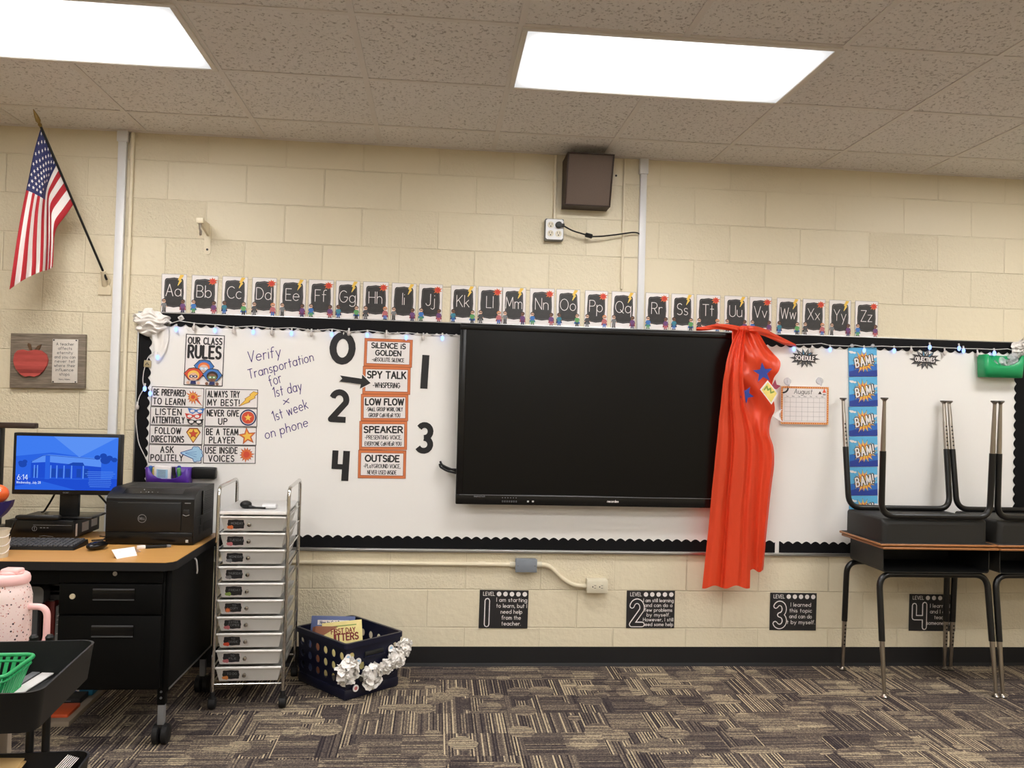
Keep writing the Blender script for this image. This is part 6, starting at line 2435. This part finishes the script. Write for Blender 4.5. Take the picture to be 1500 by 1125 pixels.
for i in range(10):
    z1 = .8665 - .0755 * i
    z0 = z1 - .063
    a, b = hw - .013, hw - .027
    k = MB('drawer_frost')
    y0, y1 = -hd - .002, hd - .01
    top = [(-a, y0, z1), (a, y0, z1), (a, y1, z1), (-a, y1, z1)]
    bot = [(-b, y0 + .014, z0), (b, y0 + .014, z0), (b, y1 - .01, z0), (-b, y1 - .01, z0)]
    k.add(top + bot, [(0, 1, 5, 4), (1, 2, 6, 5), (2, 3, 7, 6), (3, 0, 4, 7), (4, 5, 6, 7)])
    d = k.build('drawer', t, smooth=0, solid=.0018)
    MB('drawer_lip').box((-hw + .010, y0 - .008, z1 - .005), (hw - .010, y0 + .004, z1 + .004), .003).build('drawer_lip', d)
    # label card and knob lie on the sloping front
    sl = math.atan2(.014, z1 - z0)
    F = Matrix.Translation((0, y0 - .0012, z1)) @ Matrix.Rotation(sl, 4, 'X')
    m = MB('card_shine')
    m.M = F
    lx0, lx1, lz0, lz1 = -b + .010, -b + .094, -.060, -.008
    m.rect(lx0, lz0, lx1, lz1, 1)
    m.m('print_black').face(chalkboard_shape(lx0 + .005, lz0 + .005, lx1 - .006, lz1 - .004, .10), 2)
    cxx = (lx0 + lx1) / 2 + .004
    m.m('mid_grey')
    if '|' in WORDS[i]:
        u, v = WORDS[i].split('|')
        m.text(u, cxx, -.027, .009, .0014, 3, fit=min(.045, .008 * len(u)))
        m.text(v, cxx, -.041, .009, .0014, 3, fit=min(.050, .008 * len(v)))
    else:
        m.text(WORDS[i], cxx, -.034, .010, .0015, 3, fit=min(.060, .0085 * len(WORDS[i])))
    m.m(DECO[i])
    if i in (5,):
        m.star(lx0 + .018, lz0 + .014, .015, .007, 9, 4)
    else:
        m.disc(lx0 + .014, lz0 + .012, .012, .008, 4, 10)
        m.disc(lx0 + .022, lz0 + .012, .008, .010, 4, 10)
    m.build('label_card', d, flat=True)
    n = MB('chrome')
    n.M = F
    n.tube([(-b + .112, 0, -.031), (-b + .112, -.008, -.031), (-b + .112, -.012, -.031), (-b + .112, -.018, -.031), (-b + .112, -.021, -.031)], [.005, .005, .0098, .0088, .003], 16)
    n.build('knob', d)
ctop = .891
base = Vector(t.location)
def on_cart(x, y):
    q = math.radians(2.6)
    return Vector((base.x + x * math.cos(q) - y * math.sin(q), base.y + x * math.sin(q) + y * math.cos(q), ctop))
t = thing('phone_holder', 'small black round holder with handle on the cart top tray', 'holder', on_cart(-.055, -.10))
MB('black_plastic').ball((0, 0, .018), .026, 1.05, 1, .72, 18, 10).build('head', t)
MB('black_plastic').tube([(.01, -.01, .010), (.05, -.02, .006), (.095, -.025, .006)], [.010, .005, .005], 10).build('handle', t)
t = thing('white_puck', 'small white oval case on the cart top tray', 'case', on_cart(.052, -.10), (0, 0, .1))
MB('white_metal').box((-.036, -.026, 0), (.036, .026, .022), .0105, 4).build('body', t)
t = thing('yellow_marker', 'yellow marker poking out of the lowest cart drawers', 'marker', on_cart(.112, -.20) + Vector((0, 0, -.650)), (0, .32, 0))
MB('yellow_marker').cyl((0, 0, 0), (0, 0, .055), .006, n=10).build('barrel', t)
t.location.z = .205

# ------------------------------------------------------------------ navy crate with books and paper carnations
CL, CD, CH = .325, .405, .268
t = thing('storage_crate', 'navy blue plastic crate with round holes on the carpet', 'crate', (-.622, -.278, 0), (0, 0, math.radians(41.5)))
CM = Matrix.Translation(t.location) @ Matrix.Rotation(math.radians(41.5), 4, 'Z')


def crate_wall(k, p0, p1, holes, slot=None):
    """Wall from p0 to p1 (x, y) with rows of round holes; leans out slightly to the rim."""
    a, b = Vector((p0[0], p0[1], 0)), Vector((p1[0], p1[1], 0))
    L = (b - a).length
    d = (b - a) / L
    n = Vector((d.y, -d.x, 0))
    z0, z1 = .004, CH - .035
    def P(s, z):
        lean = .012 * z / CH
        ss = L * .5 + (s - L * .5) * (1 + .05 * (z / CH - 1))
        return a + d * ss + n * (lean - .012) + Vector((0, 0, z))
    nc, nr = holes
    cw, chh = L / nc, (z1 - z0) / nr
    for c in range(nc):
        for r in range(nr):
            s0, zz0 = c * cw, z0 + r * chh
            cs, cz = s0 + cw / 2, zz0 + chh / 2
            solid_cell = slot and slot(c, r)
            N = 16
            outer, inner = [], []
            rad = .0185
            for i in range(N):
                q = 2 * PI * (i + .5) / N
                cc, ss = math.cos(q), math.sin(q)
                m = max(abs(cc), abs(ss))
                outer.append(P(cs + cc / m * cw / 2, cz + ss / m * chh / 2))
                inner.append(P(cs + cc * rad * .9, cz + ss * rad))
            if solid_cell:
                k.add(outer, [list(range(N))])
            else:
                # corner points of the cell keep neighbouring cells closed
                k.add(outer + inner, [[i, (i + 1) % N, (i + 1) % N + N, i + N] for i in range(N)])
                corners = [P(s0, zz0), P(s0 + cw, zz0), P(s0 + cw, zz0 + chh), P(s0, zz0 + chh)]
                for kk, (i, j) in zip(range(4), ((9, 10), (13, 14), (1, 2), (5, 6))):
                    k.add([corners[kk], outer[i], outer[j]], [[0, 1, 2]])
            if solid_cell:
                corners = [P(s0, zz0), P(s0 + cw, zz0), P(s0 + cw, zz0 + chh), P(s0, zz0 + chh)]
                for kk, (i, j) in zip(range(4), ((9, 10), (13, 14), (1, 2), (5, 6))):
                    k.add([corners[kk], outer[i], outer[j]], [[0, 1, 2]])
    k.add([P(0, z1), P(L, z1), P(L, CH), P(0, CH)], [[0, 1, 2, 3]])
    k.add([P(0, 0), P(L, 0), P(L, z0), P(0, z0)], [[0, 1, 2, 3]])


c4 = [(-CL / 2, -CD / 2), (CL / 2, -CD / 2), (CL / 2, CD / 2), (-CL / 2, CD / 2)]
k = MB('crate_navy')
crate_wall(k, c4[0], c4[1], (5, 4), lambda c, r: r == 3 and 0 < c < 4 or r == 0 or (r == 2 and c == 2))
crate_wall(k, c4[1], c4[2], (6, 4), lambda c, r: r == 0)
crate_wall(k, c4[2], c4[3], (5, 4), lambda c, r: r == 0)
crate_wall(k, c4[3], c4[0], (6, 4), lambda c, r: r == 0)
k.add([(x * .9, y * .9, .006) for x, y in c4], [[0, 1, 2, 3]])
k.build('shell', t, smooth=0, solid=.0035)
k = MB('crate_navy')
ro = rounded(-CL / 2 - .012, -CD / 2 - .012, CL / 2 + .012, CD / 2 + .012, .022)
ri = rounded(-CL / 2 + .002, -CD / 2 + .002, CL / 2 - .002, CD / 2 - .002, .014)
n = len(ro)
pts = [(x, y, CH - .022) for x, y in ro] + [(x, y, CH + .002) for x, y in ro] + [(x, y, CH + .002) for x, y in ri] + [(x, y, CH - .022) for x, y in ri]
k.add(pts, [[a * n + i, a * n + (i + 1) % n, ((a + 1) % 4) * n + (i + 1) % n, ((a + 1) % 4) * n + i] for a in range(4) for i in range(n)])
k.build('rim', t)
k = MB('crate_navy')
k.box((-CL / 2, -CD / 2 + .002, .002), (CL / 2 - .0, CD / 2 - .002, .05), .01)
k.build('base_band', t)
k = MB('desk_cavity')
k.box((-.055, -CD / 2 - .006, .19), (.055, -CD / 2 + .012, .212), .004)
k.build('hand_slot', t)
k = MB('crate_navy')
k.box((-.062, -CD / 2 - .012, .184), (.062, -CD / 2 + .0, .190), .002)
k.build('slot_lip', t)


def in_crate(x, y, z):
    return CM @ Vector((x, y, z))


def crate_book(px_, py_, z, w, h, d, m, label, rot, art=None):
    o = thing('picture_book', label, 'book', in_crate(px_, py_, z), rot, group='picture books in the crate')
    MB(m).box((-w / 2, 0, 0), (w / 2, .003, h), .001).box((-w / 2, d - .003, 0), (w / 2, d, h), .001).box((-w / 2 - .001, 0, 0), (-w / 2 + .003, d, h), .001).build('cover', o)
    MB('paper_white').box((-w / 2 + .003, .003, .003), (w / 2 - .004, d - .003, h - .004)).build('pages', o)
    if art:
        k = MB('paper_white')
        k.M = Matrix.Translation((0, -.0004, 0))
        art(k, w, h)
        k.build('cover_print', o, flat=True)
    return o


def art_jitters(k, w, h):
    k.m('lime_print').rect(-w * .30, h * .905, w * .36, h * .925, 0)
    k.m('dark_red').text('FIRST DAY', .02 * w, h * .775, .022, .0042, 1, fit=.60 * w)
    k.text('JITTERS', .06 * w, h * .635, .031, .0068, 1, fit=.66 * w)
    k.m('burst_orange').rect(.02 * w, h * .38, w * .42, h * .52, 1)
    k.m('dark_red').line([(.03 * w, h * .50), (.20 * w, h * .54), (.40 * w, h * .50)], .006, 2)
    k.m('skin_pale').disc(-.25 * w, h * .56, .018, None, 1)
    k.m('brown_print').line(arc(-.25 * w, h * .57, .020, .018, 10, 170, 8), .006, 2)


def art_plain(k, w, h):
    k.rect(-w * .36, h * .84, w * .36, h * .93, 0)
    k.m('book_brown').rect(-w * .46, h * .40, w * .46, h * .80, 0)
    k.m('navy_print').text('How to Get Ready', 0, h * .855, .016, .003, 1, fit=.6 * w)


bz = math.radians(8)
crate_book(-.055, .080, .052, .215, .268, .010, 'book_blue', 'blue picture book standing behind the others in the crate', (math.radians(-6), .05, bz), art_plain)
crate_book(-.060, .045, .052, .20, .225, .010, 'book_brown', 'brown picture book between the blue and yellow books', (math.radians(-9), .04, bz))
crate_book(-.030, -.010, .055, .195, .252, .012, 'book_yellow', 'yellow picture book titled first day jitters in the crate', (math.radians(-16), -.08, bz - .04), art_jitters)
crate_book(.03, .145, .052, .21, .16, .014, 'paper_white', 'white covered book low in the crate', (math.radians(-4), 0, math.radians(-41 + 40)))


def carnation(lx, lz, R, seed, label, off=.02):
    p = in_crate(lx, -CD / 2 - off, lz)
    o = thing('paper_carnation', label, 'flower', p, (0, 0, math.radians(41.5)), group='white carnations on the crate')
    k = MB('carnation')
    ruffle(k, (0, 0, 0), R, 60, R * .40, seed, (1, .5, 1))
    k.build('petals', o, smooth=180)
    MB('green_print').tube([(0, .012, 0), (0, off - .004, 0)], .006, 6).build('stem', o)
    return o


carnation(-.172, .150, .056, 1, 'white paper carnation at the crate corner nearest the cart', .030)
carnation(-.028, .100, .054, 2, 'white paper carnation low in the middle of the crate front', .032)
carnation(.062, .125, .036, 6, 'white paper carnation beside the middle one, slightly higher', .026)
carnation(.112, .155, .048, 7, 'white paper carnation higher up towards the crate end', .028)
carnation(.168, .192, .042, 8, 'white paper carnation at the top end of the garland', .022)
t = thing('garland_ribbon', 'thin white ribbon linking the carnations on the crate', 'ribbon', in_crate(-.145, -CD / 2 - .012, .12))
O3 = Vector(t.location)
k = MB('white_fabric')
k.tube([in_crate(x, -CD / 2 - .016, z) - O3 for x, z in ((-.145, .12), (-.10, .115), (-.06, .10), (-.005, .085), (.06, .10), (.115, .135), (.16, .165))], .003, 6)
k.build('ribbon', t)
for i, (lx, lz, m, lab) in enumerate(((-.095, .175, 'paper_white', 'round white sticker badge above the first carnation'), (-.105, .052, 'rose_print', 'round rose sticker badge below the first carnation'),
                                      (.10, .20, 'paper_white', 'round white sticker badge above the upper carnations'), (-.155, .205, 'paper_white', 'round white sticker badge near the crate corner top'))):
    p = in_crate(lx, -CD / 2 - .004, lz)
    o = thing('round_badge', lab, 'badge', p, (0, 0, math.radians(41.5)), group='round badges on the crate')
    MB('paper_white').cyl((0, -.003, 0), (0, 0, 0), .0165, n=20).build('disc', o)
    k = MB(m if m != 'paper_white' else 'light_blue')
    k.M = Matrix.Translation((0, -.0032, 0))
    k.disc(0, 0, .009, None, 0, 14)
    k.build('print', o, flat=True)

# ------------------------------------------------------------------ black utility cart in the foreground
UX0, UX1, UY0, UY1 = -1.46, -1.030, -2.745, -2.362
t = thing('utility_cart', 'black two shelf utility cart at the photo corner near the camera', 'utility cart', ((UX0 + UX1) / 2, (UY0 + UY1) / 2, 0), (0, 0, math.radians(5)))
ux, uy = (UX1 - UX0) / 2, (UY1 - UY0) / 2


def cart_tray(z, h=.085):
    k = MB('cart_black')
    o1, o0 = rounded(-ux, -uy, ux, uy, .035), rounded(-ux + .010, -uy + .010, ux - .010, uy - .010, .030)
    i1, i0 = rounded(-ux + .004, -uy + .004, ux - .004, uy - .004, .033), rounded(-ux + .014, -uy + .014, ux - .014, uy - .014, .028)
    n = len(o1)
    loops = [[(x, y, z - h) for x, y in o0], [(x, y, z - .002) for x, y in o1], [(x * 1.004, y * 1.004, z) for x, y in o1], [(x, y, z) for x, y in i1], [(x, y, z - h + .005) for x, y in i0]]
    k.add([p for l in loops for p in l], [[a * n + i, a * n + (i + 1) % n, (a + 1) * n + (i + 1) % n, (a + 1) * n + i] for a in range(4) for i in range(n)] +
          [list(range(n - 1, -1, -1)), list(range(4 * n, 5 * n))])
    k.build('tray', t, smooth=35)


cart_tray(.800)
cart_tray(.527)
cart_tray(.25)
for x, y in ((.063, uy + .012), (.100, uy + .012), (-ux + .06, uy + .012), (-ux + .06, -uy + .03), (ux - .066, -uy + .09)):
    if y < 0:
        continue
    q = MB('cart_black').tube([(x, y, .05), (x, y, .80), (x, y, .806), (x, y, .812)], [.0095, .0095, .0105, .006], 14).build('post', t)
for sx in (-1, 1):
    for sy in (-1, 1):
        c = MB('black_rubber')
        x, y = sx * (ux - .04), sy * (uy - .04)
        c.cyl((x, y, .05), (x, y, .167), .009, n=10)
        c.tube([(x - .012, y, .03), (x + .012, y, .03)], [.03, .03], 18)
        c.build('caster', t)
UM = Matrix.Translation(t.location) @ Matrix.Rotation(math.radians(5), 4, 'Z')


def on_u(x, y, z):
    return UM @ Vector((x, y, z))


# green slatted basket in the top tray
p = on_u(-.015, .030, .7205)
t = thing('green_basket', 'green slatted plastic basket in the top tray of the utility cart', 'basket', p, (0, 0, math.radians(3)))
bw, bd, bh = .115, .085, .070
k = MB('basket_green')
def rail(z, f, th):
    return [(x, y, z) for x, y in rounded(-bw * f, -bd * f, bw * f, bd * f, .022)]
for z, f, r in ((.004, .82, .004), (bh, 1.0, .0045), (bh * .80, .965, .003)):
    k.tube(rail(z, f, r), r, 8, closed=True)
k.build('rim', t)
k = MB('basket_green')
lo, hi = rail(.004, .82, 0), rail(bh, 1.0, 0)
def along(loop, s):
    L = [0.0]
    m = len(loop)
    for i in range(m):
        L.append(L[-1] + (Vector(loop[(i + 1) % m]) - Vector(loop[i])).length)
    s *= L[-1]
    for i in range(m):
        if L[i + 1] >= s:
            u = (s - L[i]) / max(1e-9, L[i + 1] - L[i])
            return Vector(loop[i]).lerp(Vector(loop[(i + 1) % m]), u)
    return Vector(loop[0])
for i in range(44):
    a, b = along(lo, i / 44), along(hi, i / 44)
    a2, b2 = along(lo, (i + .55) / 44), along(hi, (i + .55) / 44)
    k.add([a, a2, b2, b], [[0, 1, 2, 3]])
k.build('slats', t, solid=.002, smooth=0)
k = MB('basket_green')
k.add([(x, y, .002) for x, y, z in lo], [list(range(len(lo)))])
k.build('bottom', t, solid=.002, smooth=0)
t = thing('paper_roll', 'white and grey wrapped bundle lying inside the green basket', 'bundle', p + Vector((.0, -.01, .028)), (0, .12, .1))
MB('paper_white').box((-.06, -.045, -.02), (.045, .04, .018), .014, 3).build('body', t)
MB('mid_grey').box((-.05, -.04, .016), (.03, .03, .026), .005).build('wrapper', t)
t = thing('paper_strip', 'narrow white paper strip lying in the top tray', 'paper', on_u(.092, .085, .7225), (0, .06, math.radians(-3)))
MB('paper_white').box((-.012, -.11, 0), (.016, .12, .003), .001).build('sheet', t)
MB('mid_grey').box((-.034, -.11, 0), (-.016, .12, .004), .001).build('edge', t)
t = thing('paper_pile', 'pile of white papers under the tan folder in the lower tray', 'papers', on_u(-.055, .025, .4475), (0, 0, .1))
MB('paper_white').box((-.12, -.14, 0), (.11, .14, .042), .002).build('pile', t)
t = thing('manila_folder', 'tan manila folder lying in the lower tray of the utility cart', 'folder', on_u(-.055, .045, .503), (.06, .05, .1))
MB('manila').box((-.13, -.14, 0), (.12, .155, .004), .001).box((-.13, -.14, .0065), (.115, .150, .0105), .001).build('cover', t)
t = thing('paper_stack', 'fanned white papers leaning against the lower tray side', 'papers', on_u(ux - .086, .04, .452), (0, -.86, math.radians(2)))
k = MB('paper_white')
for i in range(7):
    k.box((-.02 + i * .001, -.15, .002 + i * .004), (.085, .13 - i * .003, .004 + i * .004))
k.build('sheets', t)
t = thing('notebook', 'blue edged notebook lying under the papers in the lower tray', 'notebook', on_u(.105, .02, .4485), (0, 0, .06))
MB('blue_print').box((-.035, -.14, 0), (.035, .13, .008), .002).build('cover', t)
MB('paper_white').box((-.033, -.138, .008), (.033, .128, .012), .001).build('pages', t)

# ------------------------------------------------------------------ pink tumbler on a small table behind the cart
TX, TY, TTZ = -1.325, -2.22, .700
t = thing('side_table', 'small beige pedestal table mostly hidden behind the utility cart', 'table', (TX - .02, TY + .02, 0))
MB('taupe_board').box((-.13, -.13, TTZ - .02), (.13, .13, TTZ), .004).build('tabletop', t)
MB('beige_leg').box((.006, -.012, .02), (.030, .012, TTZ - .02), .003).build('pedestal', t)
MB('beige_leg').box((-.10, -.10, 0), (.10, .10, .02), .004).build('base_plate', t)
t = thing('insulated_tumbler', 'pink speckled tumbler with handle and pale pink lid', 'tumbler', (TX, TY, TTZ), (0, 0, math.radians(-4)))
MB('pink_speckle').lathe([(.001, 0), (.040, .0), (.044, .004), (.0445, .045), (.056, .065), (.0575, .075), (.0575, .180), (.053, .198), (.048, .208), (.048, .214), (.001, .214)], 40).build('body', t)
MB('pink_lid').lathe([(.001, .212), (.049, .212), (.0515, .216), (.0520, .226), (.0495, .234), (.044, .238), (.001, .238)], 40).build('lid', t)
k = MB('pink_lid')
k.ball((.008, -.004, .240), .030, 1.05, .8, .32, 24, 10)
k.box((-.012, -.022, .236), (.036, .014, .252), .006, 3)
k.build('spout', t)
k = MB('pink_lid')
k.tube(bend([(.050, 0, .152), (.104, 0, .152), (.104, 0, .050), (.048, 0, .030)], .03, 8), [.0085] * 20, 12)
k.build('handle', t)
